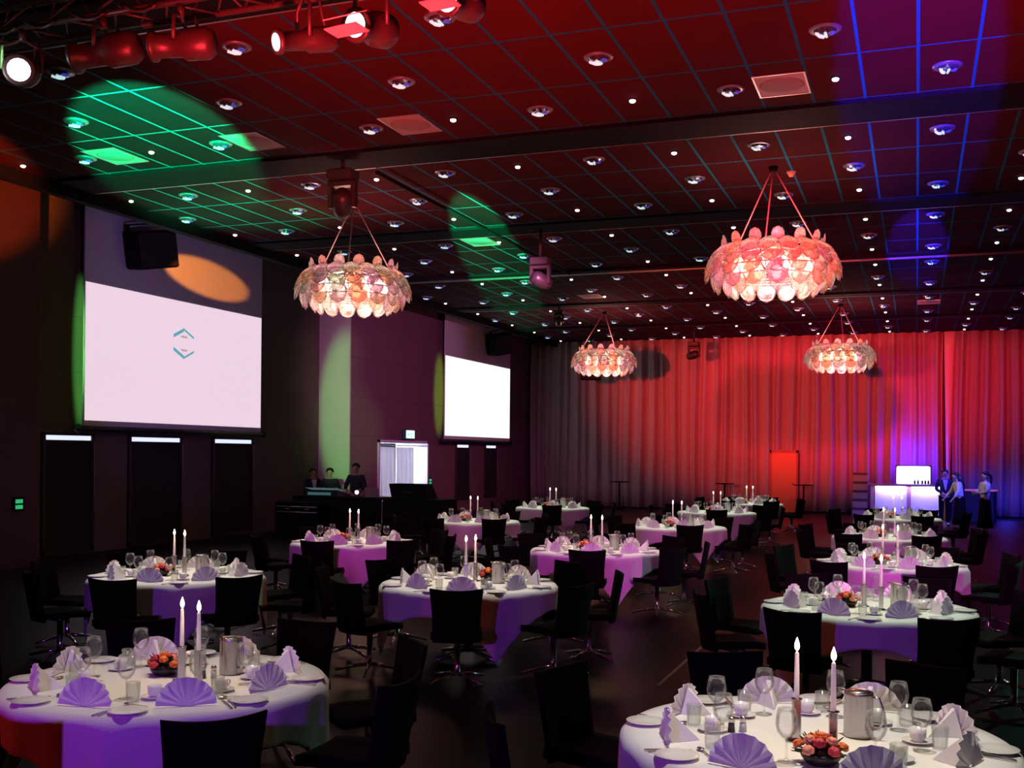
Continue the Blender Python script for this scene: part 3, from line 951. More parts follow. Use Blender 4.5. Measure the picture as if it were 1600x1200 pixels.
moving_head((-8.3, 14.75, 6.42), 1.05, (1.0, 0.5), 0.15, 'red lit moving head lamp hanging ahead of the first big beam')
moving_head((-7.02, 20.4, 5.98), 0.95, (1.2, -0.7), 0.6, 'moving head lamp on a drop pipe in mid hall')
moving_head((-7.16, 37.0, 5.95), 0.95, (1.35, 1.2), 0.6, 'dark moving head lamp hanging before the red curtain')
moving_head((-10.2, 31.4, 6.45), 0.7, (1.0, 0.3), 0.12, 'small dim moving head lamp above a far chandelier')
spot('head_glow', (-6.2, 11.5, 4.6), (-8.3, 14.7, 6.2), 600, (1, 0.06, 0.08), 24, 0.6, 0.05)
spot('head_glow', (-5.4, 17.6, 4.6), (-7.0, 20.4, 5.6), 500, (1, 0.05, 0.05), 24, 0.6, 0.05)
# ------------------------------------------------------------------ banquet tables: prototypes
R_T = 0.905


def make_table():
    t = thing('banquet_table', 'x', 'table', (0, 0, 0), 0, 'round banquet tables')
    MB().lathe([(0.0, 0.715), (0.885, 0.715), (0.9, 0.725), (0.9, 0.742), (0.89, 0.75), (0.0, 0.75)], 48).build('tabletop', M_WOODT, t)
    MB().lathe([(0.0, 0.06), (0.05, 0.06), (0.045, 0.7), (0.12, 0.713), (0.0, 0.714)], 16).build('column', M_STEEL, t)
    for i in range(4):
        a = PI / 4 + i * PI / 2
        MB().tube([(0.03 * math.cos(a), 0.03 * math.sin(a), 0.09), (0.42 * math.cos(a), 0.42 * math.sin(a), 0.02)], [0.025, 0.018], 8).build('foot', M_STEEL, t)
    return t


def make_cloth():
    S, n, m = 1.12, 128, 9
    q = MB()
    vs, fs = [], []
    radii = [0.0, 0.3, 0.6, 0.85, 0.895]
    rows = len(radii) - 1 + m
    for i in range(n):
        a = 2 * PI * i / n
        c, s = abs(math.cos(a + PI / 4)), abs(math.sin(a + PI / 4))
        drop = S / max(c, s) - 0.9
        drop += 0.012 * math.sin(a * 5 + 0.6)
        for r in radii[1:]:
            vs.append((r * math.cos(a), r * math.sin(a), 0.0))
        for k in range(1, m + 1):
            u = k / m
            d = drop * u
            rr = 0.912 + 0.012 * min(1, d / 0.05) + d * (0.07 * math.cos(8 * a) + 0.05 * math.cos(20 * a + 1.3) - 0.03) - 0.10 * d * d
            z = -d if k > 1 else -max(0.008, d * 0.7)
            vs.append((max(rr, 0.906) * math.cos(a), max(rr, 0.906) * math.sin(a), z))
    for i in range(n):
        j = (i + 1) % n
        for k in range(rows - 1):
            fs.append((i * rows + k, j * rows + k, j * rows + k + 1, i * rows + k + 1))
    vs.append((0, 0, 0))
    for i in range(n):
        fs.append((len(vs) - 1, i * rows, ((i + 1) % n) * rows))
    q.add(vs, fs, True)
    o = q.build('tablecloth', M_CLOTH)
    md = o.modifiers.new('thickness', 'SOLIDIFY')
    md.thickness = 0.003
    md.offset = 0.0
    return o


def make_chair():
    t = thing('banquet_chair', 'x', 'chair', (0, 0, 0), 0, 'black chairs around the banquet tables')

    def back(u, v, d):
        x = (u - 0.5)
        wd = 0.43 + 0.05 * v - 0.02 * math.sin(v * PI)
        z = 0.40 + 0.475 * v + 0.018 * (2 * abs(x)) ** 2 * (1 if v > 0.95 else 0)
        y = -0.20 - 0.085 * v - 0.05 * (1 - (2 * x) ** 2) + d * (1 - 0.35 * (2 * abs(x)) ** 4)
        return (x * wd, y, z)
    MB().slab(lambda u, v: back(u, v, 0.018), lambda u, v: back(u, v, -0.018), 10, 7).build('backrest', M_CHAIR, t)

    def seat(u, v, d):
        x = (u - 0.5) * (0.46 - 0.03 * v)
        y = -0.23 + 0.46 * v
        return (x, y, 0.45 + 0.012 * (2 * u - 1) ** 2 - 0.03 * max(0, v - 0.75) * 4 * 0.3 + d)
    MB().slab(lambda u, v: seat(u, v, 0.025), lambda u, v: seat(u, v, -0.035), 8, 8).build('seat', M_CHAIR, t)
    MB().lathe([(0.0, 0.405), (0.11, 0.41), (0.10, 0.39), (0.03, 0.37), (0.026, 0.09), (0.045, 0.07), (0.0, 0.06)], 14).build('column', M_CHROME, t)
    for i in range(4):
        a = PI / 4 + i * PI / 2
        c, s = math.cos(a), math.sin(a)
        MB().tube([(0.03 * c, 0.03 * s, 0.085), (0.18 * c, 0.18 * s, 0.06), (0.33 * c, 0.33 * s, 0.025)], [0.02, 0.016, 0.013], 8).build('foot', M_CHROME, t)
    return t


def make_napkin():
    n, R = 18, 0.150
    q = MB()
    vs, fs = [], []
    for side in (0, 1):
        for i in range(n + 1):
            a = PI * (0.02 + 0.96 * i / n)
            for rr in (0.02, 0.09, R):
                y = -0.0015 + side * 0.003 + (0.008 if i % 2 else -0.008) * (rr / R)
                z = rr * math.sin(a)
                vs.append((rr * 1.05 * math.cos(a), y + z * 0.10, z))
    N = (n + 1) * 3
    for i in range(n):
        for k in range(2):
            a = i * 3 + k
            fs += [(a, a + 3, a + 4, a + 1), (N + a + 1, N + a + 4, N + a + 3, N + a)]
        fs += [(i * 3 + 2, i * 3 + 5, N + i * 3 + 5, N + i * 3 + 2), (i * 3, N + i * 3, N + i * 3 + 3, i * 3 + 3)]
    fs += [(0, 1, N + 1, N), (1, 2, N + 2, N + 1), (n * 3, N + n * 3, N + n * 3 + 1, n * 3 + 1), (n * 3 + 1, N + n * 3 + 1, N + n * 3 + 2, n * 3 + 2)]
    q.add(vs, fs)
    # folded triangular tail that props the fan from behind
    q.add([(-0.055, 0.012, 0), (0.055, 0.012, 0), (0, 0.165, 0), (-0.012, 0.026, 0.13), (0.012, 0.026, 0.13), (0, 0.16, 0.006)],
          [(0, 2, 1), (0, 1, 4, 3), (0, 3, 5, 2), (1, 2, 5, 4), (3, 4, 5)])
    return q.build('napkin', M_NAP)


def make_wine():
    t = thing('wine_glass', 'x', 'glass', (0, 0, 0), 0, 'wine glasses on the banquet tables')
    MB().lathe([(0.0, 0.004), (0.034, 0.001), (0.034, 0.003), (0.008, 0.008), (0.004, 0.02), (0.004, 0.085), (0.0, 0.088)], 14, Matrix.Scale(1.18, 4)).build('stem', M_GLASS, t)
    MB().lathe([(0.0, 0.086), (0.018, 0.092), (0.036, 0.115), (0.042, 0.14), (0.039, 0.17), (0.033, 0.2), (0.031, 0.2), (0.037, 0.17), (0.040, 0.14), (0.034, 0.117), (0.016, 0.096), (0.0, 0.091)], 18, Matrix.Scale(1.18, 4)).build('bowl', M_GLASS, t)
    return t


def make_water():
    return MB().lathe([(0.0, 0.0), (0.03, 0.0), (0.033, 0.004), (0.039, 0.105), (0.037, 0.105), (0.031, 0.012), (0.0, 0.010)], 16).build('water_tumbler', M_GLASS)


def make_plate():
    return MB().lathe([(0.0, 0.002), (0.052, 0.0), (0.058, 0.003), (0.098, 0.014), (0.1, 0.016), (0.097, 0.018), (0.057, 0.008), (0.0, 0.007)], 28).build('side_plate', M_PORC)


def make_saucer():
    return MB().lathe([(0.0, 0.002), (0.035, 0.0), (0.042, 0.003), (0.072, 0.013), (0.074, 0.015), (0.071, 0.017), (0.04, 0.008), (0.0, 0.007)], 24).build('saucer', M_PORC)


def make_cup():
    t = thing('coffee_cup', 'x', 'cup', (0, 0, 0), 0, 'coffee cups on saucers')
    MB().lathe([(0.0, 0.0), (0.024, 0.0), (0.026, 0.005), (0.036, 0.02), (0.039, 0.062), (0.037, 0.062), (0.033, 0.022), (0.0, 0.012)], 18).build('bowl', M_PORC, t)
    MB().tube([(0.036, 0, 0.052), (0.056, 0, 0.05), (0.06, 0, 0.035), (0.05, 0, 0.02), (0.034, 0, 0.02)], 0.004, 6).build('handle', M_PORC, t)
    return t


def make_knife():
    q = MB()
    q.slab(lambda u, v: (-0.007 + 0.014 * v, -0.105 + 0.095 * u, 0.006), lambda u, v: (-0.007 + 0.014 * v, -0.105 + 0.095 * u, 0.0), 3, 2, False)
    q.slab(lambda u, v: ((-0.008 + 0.018 * v) * (1 - 0.75 * u ** 4), -0.01 + 0.125 * u, 0.0035), lambda u, v: ((-0.008 + 0.018 * v) * (1 - 0.75 * u ** 4), -0.01 + 0.125 * u, 0.001), 8, 2, False)
    return q.build('table_knife', M_STEEL)


def make_fork():
    q = MB()
    q.slab(lambda u, v: ((-0.006 + 0.012 * v) * (1 - 0.55 * u), -0.1 + 0.13 * u, 0.005 + 0.006 * u), lambda u, v: ((-0.006 + 0.012 * v) * (1 - 0.55 * u), -0.1 + 0.13 * u, 0.002 + 0.006 * u), 5, 2, False)
    q.slab(lambda u, v: ((v - 0.5) * (0.008 + 0.017 * min(1, u * 1.6)), 0.03 + 0.03 * u, 0.011 - 0.006 * u), lambda u, v: ((v - 0.5) * (0.008 + 0.017 * min(1, u * 1.6)), 0.03 + 0.03 * u, 0.008 - 0.006 * u), 4, 4, False)
    for i in range(4):
        x = -0.0105 + 0.007 * i
        q.box((x - 0.0018, 0.058, 0.003), (x + 0.0018, 0.1, 0.006))
    return q.build('table_fork', M_STEEL)


def make_spoon():
    q = MB()
    q.slab(lambda u, v: ((-0.005 + 0.01 * v) * (1 - 0.5 * u), -0.08 + 0.1 * u, 0.005 + 0.004 * u), lambda u, v: ((-0.005 + 0.01 * v) * (1 - 0.5 * u), -0.08 + 0.1 * u, 0.002 + 0.004 * u), 5, 2, False)
    q.ball((0, 0.045, 0.008), 0.028, 12, 7, (0.6, 1.0, 0.24))
    return q.build('dessert_spoon', M_STEEL)


def make_holder():
    t = thing('candle_holder', 'x', 'candle holder', (0, 0, 0), 0, 'steel candle holders')
    MB().lathe([(0.0, 0.0), (0.05, 0.0), (0.052, 0.006), (0.03, 0.014), (0.0, 0.016)], 20).build('base', M_STEEL, t)
    MB().bbox((-0.019, -0.019, 0.014), (0.019, 0.019, 0.195), 0.004).build('pillar', M_STEEL, t)
    MB().lathe([(0.0, 0.195), (0.026, 0.195), (0.028, 0.2), (0.014, 0.205), (0.0, 0.205)], 16).build('drip_cup', M_STEEL, t)
    return t


def make_candle():
    t = thing('taper_candle', 'x', 'candle', (0, 0, 0), 0, 'lit white taper candles')
    MB().lathe([(0.0, 0.0), (0.0125, 0.0), (0.0115, 0.12), (0.0095, 0.208), (0.006, 0.214), (0.0, 0.212)], 14).build('wax_taper', M_WAX, t)
    MB().tube([(0, 0, 0.212), (0.001, 0, 0.222)], 0.0015, 6).build('wick', M_WICK, t)
    MB().lathe([(0.0, 0.216), (0.009, 0.228), (0.0125, 0.240), (0.010, 0.256), (0.004, 0.274), (0.0, 0.284)], 12).build('flame', M_FLAME, t)
    return t


def make_pitcher():
    t = thing('steel_pitcher', 'x', 'pitcher', (0, 0, 0), 0, 'brushed steel water pitchers')
    MB().lathe([(0.0, 0.0), (0.066, 0.0), (0.07, 0.006), (0.067, 0.2), (0.07, 0.213), (0.066, 0.216), (0.063, 0.2), (0.064, 0.02), (0.0, 0.014)], 28).build('body', mat('brushed_steel', (0.42, 0.38, 0.40), 0.32, 1.0), t)
    MB().slab(lambda u, v: (-0.062 - 0.04 * u, (v - 0.5) * 0.06 * (1 - 0.7 * u), 0.208 + 0.012 * u), lambda u, v: (-0.062 - 0.034 * u, (v - 0.5) * 0.055 * (1 - 0.7 * u), 0.195 + 0.012 * u), 4, 4).build('spout', M_STEEL, t)
    MB().lathe([(0.0, 0.226), (0.05, 0.222), (0.062, 0.214), (0.0, 0.212)], 24).build('lid', M_STEEL, t)
    MB().tube([(0.062, 0, 0.2), (0.098, 0, 0.195), (0.118, 0, 0.15), (0.118, 0, 0.09), (0.1, 0, 0.05), (0.066, 0, 0.045)], 0.007, 8).build('handle', M_STEEL, t)
    return t


def make_flowers():
    t = thing('flower_arrangement', 'x', 'flowers', (0, 0, 0), 0, 'flower bowls on the tables')
    MB().lathe([(0.0, 0.0), (0.06, 0.0), (0.085, 0.03), (0.09, 0.05), (0.08, 0.05), (0.0, 0.04)], 20).build('bowl', mat('dark_bowl', (0.015, 0.012, 0.012), 0.4), t)
    rnd = random.Random(5)
    q = MB()
    for i in range(60):
        a, e = rnd.uniform(0, 2 * PI), rnd.uniform(0.0, 1.2)
        L = rnd.uniform(0.095, 0.148)
        d = Vector((math.cos(a) * math.cos(e), math.sin(a) * math.cos(e), math.sin(e) * 0.75))
        sd = d.cross(Vector((0, 0, 1))).normalized() * rnd.uniform(0.010, 0.018)
        c = Vector((0, 0, 0.04))
        nn = d.cross(sd).normalized() * 0.002
        p = [c + d * 0.03, c + d * L * 0.6 + sd, c + d * L, c + d * L * 0.6 - sd]
        q.add([x + nn for x in p] + [x - nn for x in p], [(0, 1, 2, 3), (7, 6, 5, 4), (0, 4, 5, 1), (1, 5, 6, 2), (2, 6, 7, 3), (3, 7, 4, 0)])
    q.build('leaves', M_LEAF, t)
    for i, (r, a, z, m) in enumerate(((0.0, 0, 0.115, M_FLORG), (0.05, 0.3, 0.1, M_FLRED), (0.055, 1.5, 0.098, M_FLORG), (0.05, 2.7, 0.1, M_FLPNK), (0.055, 3.9, 0.098, M_FLRED), (0.05, 5.1, 0.1, M_FLPNK),
                                      (0.092, 0.9, 0.07, M_FLRED), (0.095, 2.2, 0.072, M_FLORG), (0.092, 3.4, 0.07, M_FLPNK), (0.095, 4.6, 0.072, M_FLRED), (0.092, 5.8, 0.07, M_FLORG))):
        q = MB()
        c = Vector((r * math.cos(a), r * math.sin(a), z))
        up = Vector((c.x * 5, c.y * 5, 0.9)).normalized()
        s1_ = up.orthogonal().normalized()
        s2_ = up.cross(s1_)
        for ring, (k, rad, lift) in enumerate(((6, 0.026, 0.002), (5, 0.017, 0.012))):
            for j in range(k):
                b = 2 * PI * (j + 0.5 * ring) / k
                dd = s1_ * math.cos(b) + s2_ * math.sin(b)
                q.ball(tuple(c + dd * rad * 0.6 + up * lift), 0.0145, 7, 5, (1, 1, 0.8))
        q.ball(tuple(c + up * 0.012), 0.011, 7, 5)
        q.build('blossom', m, t)
    return t


def make_shaker(dark):
    t = thing('pepper_shaker' if dark else 'salt_shaker', 'x', 'shaker', (0, 0, 0), 0, 'small glass shakers')
    MB().lathe([(0.0, 0.002), (0.016, 0.002), (0.014, 0.045), (0.0, 0.047)], 12).build('contents', mat('pepper', (0.03, 0.015, 0.012), 0.8) if dark else mat('salt', (0.8, 0.8, 0.8), 0.8), t)
    MB().lathe([(0.0, 0.0), (0.02, 0.0), (0.017, 0.055), (0.015, 0.056), (0.0, 0.056)], 12).build('jar', M_GLASS, t)
    MB().lathe([(0.016, 0.055), (0.017, 0.066), (0.010, 0.075), (0.0, 0.077)], 12).build('cap', M_STEEL, t)
    return t


PRO = {'table': make_table(), 'cloth': make_cloth(), 'chair': make_chair(), 'napkin': make_napkin(), 'wine': make_wine(), 'water': make_water(), 'plate': make_plate(),
       'saucer': make_saucer(), 'cup': make_cup(), 'knife': make_knife(), 'fork': make_fork(), 'spoon': make_spoon(), 'holder': make_holder(), 'candle': make_candle(),
       'pitcher': make_pitcher(), 'flowers': make_flowers(), 'salt': make_shaker(False), 'pepper': make_shaker(True)}
KID = {k: kids(o) for k, o in PRO.items()}
FIRST = set()
DESC = {'cloth': ('white square tablecloth draped over', 'tablecloth', 'white tablecloths'), 'napkin': ('white fan-folded napkin', 'napkin', 'fan napkins'), 'chair': ('black low-back chair', 'chair', 'black chairs around the banquet tables'),
        'wine': ('clear wine glass', 'glass', 'wine glasses on the banquet tables'), 'water': ('short water tumbler', 'glass', 'water tumblers on the banquet tables'), 'plate': ('white side plate', 'plate', 'side plates'),
        'saucer': ('white coffee saucer', 'saucer', 'coffee saucers'), 'cup': ('white coffee cup', 'cup', 'coffee cups on saucers'), 'knife': ('steel table knife', 'knife', 'table knives'), 'fork': ('steel table fork', 'fork', 'table forks'),
        'spoon': ('steel dessert spoon', 'spoon', 'dessert spoons')}


def place(kind, x, y, z, rz, label, cat=None, group=None):
    o = PRO[kind] if kind not in FIRST else dup(PRO[kind], None, KID[kind])
    FIRST.add(kind)
    o.location = (x, y, z)
    o.rotation_euler = (0, 0, rz)
    if kind in DESC:
        cat, group = DESC[kind][1], DESC[kind][2]
    tag(o, label, cat or o['category'], group or o['group'])
    return o


# where the pieces in the middle of a table stand, relative to its centre: tall candle, short candle, pitcher, flowers, pepper
MID = {'T1': ((0.075, 0.02), (0.25, -0.06), (0.22, 0.30), (-0.12, 0.12), (0.15, 0.12)), 'T2': ((-0.07, -0.10), (0.11, -0.30), (0.20, 0.10), (0.07, -0.45), (-0.38, -0.06)),
       'R2': ((-0.03, 0.02), (0.12, -0.15), (0.26, 0.12), (-0.17, -0.02), (-0.38, 0.1)), 'T4': ((-0.06, 0.06), (-0.02, 0.22), (0.26, 0.16), (0.08, 0.34), (0.18, -0.05))}
for key, (tx, ty, ph, tier, phrase) in TABLES.items():
    place('table', tx, ty, 0, math.radians(ph), 'round banquet table beneath white cloth, ' + phrase, 'table', 'round banquet tables')
    place('cloth', tx, ty, ZT - 0.002, math.radians(ph + (67.5 if key in ('T1', 'R2', 'R3', 'R4', 'R5') else 22.5)), 'white square tablecloth draped over the ' + phrase)
    A, B, P, Fl, Pe = MID.get(key, ((-0.09, 0.06), (0.09, 0.0), (0.24, 0.10), (-0.12, -0.12), (-0.3, 0.1)))
    for nm, (dx, dy), rz in (('taller', A, 0.3), ('shorter', B, 0.1)):
        word = ('farther from pitcher' if nm == 'taller' else 'closer to pitcher')
        place('holder', tx + dx, ty + dy, ZT, rz, 'square steel candle holder %s, %s' % (word, phrase))
        c = place('candle', tx + dx, ty + dy, ZT + 0.205, 0, 'lit white taper candle %s, %s' % (word, phrase))
        point('candle_light', (tx + dx, ty + dy, ZT + 0.205 + 0.31), 2.2, (1.0, 0.62, 0.3), 0.012)
    place('pitcher', tx + P[0], ty + P[1], ZT, -0.35, 'brushed steel water pitcher on the ' + phrase)
    place('flowers', tx + Fl[0], ty + Fl[1], ZT, random.uniform(0, 6), 'low bowl of red and orange flowers on the ' + phrase)
    if tier < 2:
        place('pepper', tx + Pe[0], ty + Pe[1], ZT, 0, 'small dark-filled pepper shaker on the ' + phrase)
        place('salt', tx + Pe[0] + 0.05, ty + Pe[1] + 0.035, ZT, 0, 'small white-filled salt shaker on the ' + phrase)
    ap = math.degrees(math.atan2(P[1], P[0]))
    seats = sorted(range(8), key=lambda i: (ap - (ph + 45 * i)) % 360)
    for rank, i in enumerate(seats):
        a = math.radians(ph + 45 * i)
        rad, tan = Vector((math.cos(a), math.sin(a), 0)), Vector((-math.sin(a), math.cos(a), 0))
        rz = a + PI / 2
        where = '%s seat clockwise from pitcher, %s' % (ORD[rank], phrase)
        cj = random.uniform(-0.05, 0.05)
        cpos = Vector((tx, ty, 0)) + rad * (1.225 + random.uniform(-0.01, 0.02))
        if in_view(cpos.x, cpos.y, 0.85, 60) or in_view(cpos.x, cpos.y, 0.45, 20):
            place('chair', cpos.x, cpos.y, 0.0, rz + cj, 'black low-back chair, ' + where)
        C0 = Vector((tx, ty, ZT + 0.001))

        def at(kind, r, s, dz=0.0, dr=0.0, text=None):
            p = C0 + rad * r + tan * s
            if not in_view(p.x, p.y, p.z + 0.05, 8):
                return
            clear = 0.2 if kind in ('saucer', 'cup') else 0.14
            if kind not in ('napkin',) and math.hypot(p.x - tx - Fl[0], p.y - ty - Fl[1]) < clear:
                return
            if math.hypot(p.x - tx - P[0], p.y - ty - P[1]) < 0.15 and kind != 'napkin':
                return
            place(kind, p.x, p.y, p.z + dz, rz + dr, '%s, %s' % (DESC[kind][0], where))
        j = random.uniform
        at('napkin', 0.71 + j(-0.02, 0.02), j(-0.02, 0.02), 0, j(-0.2, 0.2))
        at('wine', 0.47 + j(-0.015, 0.015), 0.10 + j(-0.015, 0.015))
        at('water', 0.53 + j(-0.015, 0.015), 0.185 + j(-0.01, 0.01))
        if tier < 2:
            at('plate', 0.75, -0.295, 0, j(-0.2, 0.2))
            at('saucer', 0.455, -0.13, 0, 0)
            at('cup', 0.455, -0.13, 0.008, j(-0.6, 0.6))
            at('knife', 0.755, 0.2, 0, j(-0.06, 0.06))
            if tier == 0:
                at('fork', 0.75, 0.23, 0, j(-0.06, 0.06))
                at('spoon', 0.60, -0.245, 0, 0.9 + j(-0.2, 0.2))

# ------------------------------------------------------------------ people
def skin_obj(name, verts, edges, radii, material, parent, sub=2):
    me = bpy.data.meshes.new(name)
    me.from_pydata(verts, edges, [])
    o = bpy.data.objects.new(name, me)
    COL.objects.link(o)
    o.parent = parent
    md = o.modifiers.new('skin', 'SKIN')
    md.use_smooth_shade = True
    for i, r in enumerate(radii):
        sv = me.skin_vertices[0].data[i]
        sv.radius = (r, r) if not isinstance(r, tuple) else r
        sv.use_root = (i == 0)
    sb = o.modifiers.new('smooth', 'SUBSURF')
    sb.levels = sb.render_levels = sub
    me.materials.append(material)
    return o


def person(name, label, loc, rz, lean, arms, top, bottom, hair, htone, scale=1.0, group=None, inner=None):
    """standing figure facing local -Y. ARMS: ((elbow, wrist) left, (elbow, wrist) right); LEAN: forward bend of the upper body."""
    t = thing(name, label, 'person', loc, rz, group)
    t.scale = (scale,) * 3

    def L(p):
        x, y, z = p
        dz = z - 0.95
        if dz <= 0:
            return p
        return (x, y - math.sin(lean) * dz, 0.95 + math.cos(lean) * dz)
    V, E, Rr = [], [], []

    def add(p, r, par=None):
        V.append(L(p))
        Rr.append(r)
        if par is not None:
            E.append((par, len(V) - 1))
        return len(V) - 1
    pel = add((0, 0, 0.95), 0.115)
    spn = add((0, 0, 1.12), (0.12, 0.095), pel)
    chs = add((0, 0, 1.30), (0.145, 0.105), spn)
    nck = add((0, 0.005, 1.445), 0.055, chs)
    hb = add((0, -0.01, 1.52), 0.062, nck)
    hm = add((0, -0.012, 1.60), 0.108, hb)
    add((0, 0.0, 1.675), 0.088, hm)
    add((0, -0.105, 1.585), 0.016, hm)
    for s, (elb, wri) in zip((-1, 1), arms):
        sh = add((s * 0.165, 0.0, 1.375), 0.062, chs)
        el = add(elb, 0.044, sh)
        wr = add(wri, 0.029, el)
        d = (Vector(wri) - Vector(elb)).normalized()
        pm = Vector(wri) + d * 0.06
        hd = add(tuple(pm), (0.034, 0.02), wr)
        sd = d.cross(Vector((0, 1, 0.3))).normalized()
        for f, (off, ln) in enumerate(((-0.026, 0.065), (-0.009, 0.08), (0.009, 0.075), (0.026, 0.06))):
            k1 = add(tuple(pm + d * 0.04 + sd * off), 0.0085, hd)
            add(tuple(pm + d * (0.04 + ln * 0.6) + sd * off * 1.1 + Vector((0, -0.012, -0.008))), 0.007, k1)
        th = add(tuple(Vector(wri) + d * 0.035 - sd * 0.035), 0.0095, wr)
        add(tuple(Vector(wri) + d * 0.07 - sd * 0.052), 0.008, th)
    for s in (-1, 1):
        hp = add((s * 0.09, 0, 0.88), 0.085, pel)
        kn = add((s * 0.095, -0.015, 0.5), 0.055, hp)
        an = add((s * 0.1, 0.02, 0.09), 0.038, kn)
        add((s * 0.11, -0.12, 0.035), 0.035, an)
    skin_obj('body', V, E, Rr, M_SKIN, t)
    # garment over torso and arms
    V2, E2, R2 = [], [], []

    def add2(p, r, par=None):
        V2.append(L(p))
        R2.append(r)
        if par is not None:
            E2.append((par, len(V2) - 1))
        return len(V2) - 1
    a = add2((0, 0, 0.90), (0.155, 0.125))
    b = add2((0, 0, 1.12), (0.15, 0.12), a)
    c = add2((0, 0, 1.30), (0.17, 0.13), b)
    add2((0, 0.005, 1.42), 0.075, c)
    for s, (elb, wri) in zip((-1, 1), arms):
        sh = add2((s * 0.17, 0, 1.375), 0.078, c)
        el = add2(elb, 0.058, sh)
        add2(tuple(Vector(elb).lerp(Vector(wri), 0.93)), 0.042, el)
    skin_obj('jacket' if top is M_SUIT else 'blouse', V2, E2, R2, top, t)
    if inner is not None:
        q = MB().slab(lambda u, v: L(((u - 0.5) * 0.11 * (0.35 + v), -0.158 - 0.008 * math.cos((u - 0.5) * PI) + 0.05 * v * v, 1.08 + 0.33 * v)), lambda u, v: L(((u - 0.5) * 0.11 * (0.35 + v), -0.13 + 0.05 * v * v, 1.08 + 0.33 * v)), 4, 5)
        q.build('shirt_front', inner, t)
    if bottom == 'skirt':
        n = 28
        q = MB()
        vs, fs = [], []
        rows = ((1.0, 0.135, 0.11), (0.9, 0.165, 0.14), (0.7, 0.175, 0.155), (0.4, 0.2, 0.18), (0.16, 0.23, 0.21), (0.155, 0.2, 0.18))
        for z, rx, ry in rows:
            for i in range(n):
                c_ = 2 * PI * i / n
                k = 1 + 0.06 * math.sin(c_ * 7) * (1.0 - z) if z < 0.9 else 1
                vs.append((rx * k * math.cos(c_), ry * k * math.sin(c_) - (math.sin(lean) * 0.03 if z > 0.95 else 0), z))
        for k in range(len(rows) - 1):
            for i in range(n):
                j_ = (i + 1) % n
                fs.append((k * n + i, k * n + j_, (k + 1) * n + j_, (k + 1) * n + i))
        q.add(vs, fs, True)
        q.build('long_skirt', M_SKIRT, t)
    else:
        V3, E3, R3 = [(0, 0, 0.97)], [], [(0.15, 0.12)]
        for s in (-1, 1):
            k = len(V3)
            V3 += [(s * 0.09, 0, 0.86), (s * 0.095, -0.015, 0.5), (s * 0.1, 0.02, 0.1)]
            E3 += [(0, k), (k, k + 1), (k + 1, k + 2)]
            R3 += [0.1, 0.078, 0.065]
        skin_obj('trousers', V3, E3, R3, M_SKIRT, t)
    for s in (-1, 1):
        MB().ball((s * 0.105, -0.06, 0.035), 0.05, 10, 6, (0.85, 2.3, 0.7)).build('shoe', M_SKIRT, t)
    hc = L((0, 0.012, 1.625))
    q = MB()

    def cap(u, v, e):
        th = u * 2 * PI
        ph_ = v * (1.8 if math.sin(th) > -0.1 else 1.05)
        return (hc[0] + (0.098 + e) * math.sin(ph_) * math.cos(th), hc[1] + (0.108 + e) * math.sin(ph_) * math.sin(th), hc[2] + (0.098 + e) * math.cos(ph_))
    q.slab(lambda u, v: cap(u, v, 0.008), lambda u, v: cap(u, v, -0.004), 20, 6)
    if hair == 'long':
        q.tube([L((0, 0.08, 1.62)), L((0, 0.12, 1.5)), L((0, 0.135, 1.32)), L((0, 0.13, 1.16))], [0.085, 0.1, 0.09, 0.04], 10)
    if hair == 'ponytail':
        q.tube([L((0, 0.1, 1.66)), L((0, 0.16, 1.62)), L((0, 0.175, 1.5)), L((0, 0.16, 1.36))], [0.03, 0.04, 0.036, 0.012], 8)
    q.build('hair', htone, t)
    # ears and eyes
    for s in (-1, 1):
        MB().ball(L((s * 0.094, 0.0, 1.595)), 0.024, 8, 6, (0.4, 0.8, 1.2)).build('ear', M_SKIN, t)
        MB().ball(L((s * 0.034, -0.092, 1.605)), 0.011, 8, 6).build('eye', M_HAIRD, t)
    MB().ball(L((0, -0.088, 1.545)), 0.02, 8, 5, (1.1, 0.5, 0.35)).build('mouth', mat('lips', (0.4, 0.12, 0.1), 0.5), t)
    return t


REST = (((-0.24, 0.03, 1.12), (-0.22, -0.12, 0.92)), ((0.24, 0.03, 1.12), (0.22, -0.12, 0.92)))
CLASP = (((-0.25, 0.02, 1.12), (-0.07, -0.2, 1.0)), ((0.25, 0.02, 1.12), (0.07, -0.2, 1.0)))
REACH = (((-0.27, -0.12, 1.15), (-0.36, -0.28, 0.96)), ((0.24, -0.1, 1.12), (0.2, -0.25, 0.95)))
FOLD = (((-0.25, -0.05, 1.16), (-0.12, -0.24, 1.16)), ((0.25, -0.05, 1.16), (0.12, -0.24, 1.12)))
WORK = (((-0.25, -0.08, 1.14), (-0.17, -0.32, 1.06)), ((0.25, -0.08, 1.14), (0.17, -0.32, 1.06)))
person('person', 'person in dark suit jacket with hands clasped, standing at the bar', (0.81, 35.5, 0), 0.15, 0.02, CLASP, M_SUIT, 'trousers', 'short', M_HAIRB, 1.0, None, M_PINK)
person('person', 'person with long brown hair, white blouse and black skirt, leaning to the table', (1.19, 34.0, 0), -1.25, 0.22, REACH, M_SHIRT, 'skirt', 'long', M_HAIRB, 0.97)
person('person', 'person with dark ponytail, white blouse and long black skirt, arms folded', (1.78, 32.7, 0), -1.2, 0.0, FOLD, M_SHIRT, 'skirt', 'ponytail', M_HAIRD, 0.99)
person('person', 'person in dark clothes with lit shirt front, leftmost behind the sound desk', (-15.0, 25.2, 0), 0.9, 0.05, WORK, M_SUIT, 'trousers', 'short', M_HAIRB, 0.96, None, M_SHIRT)
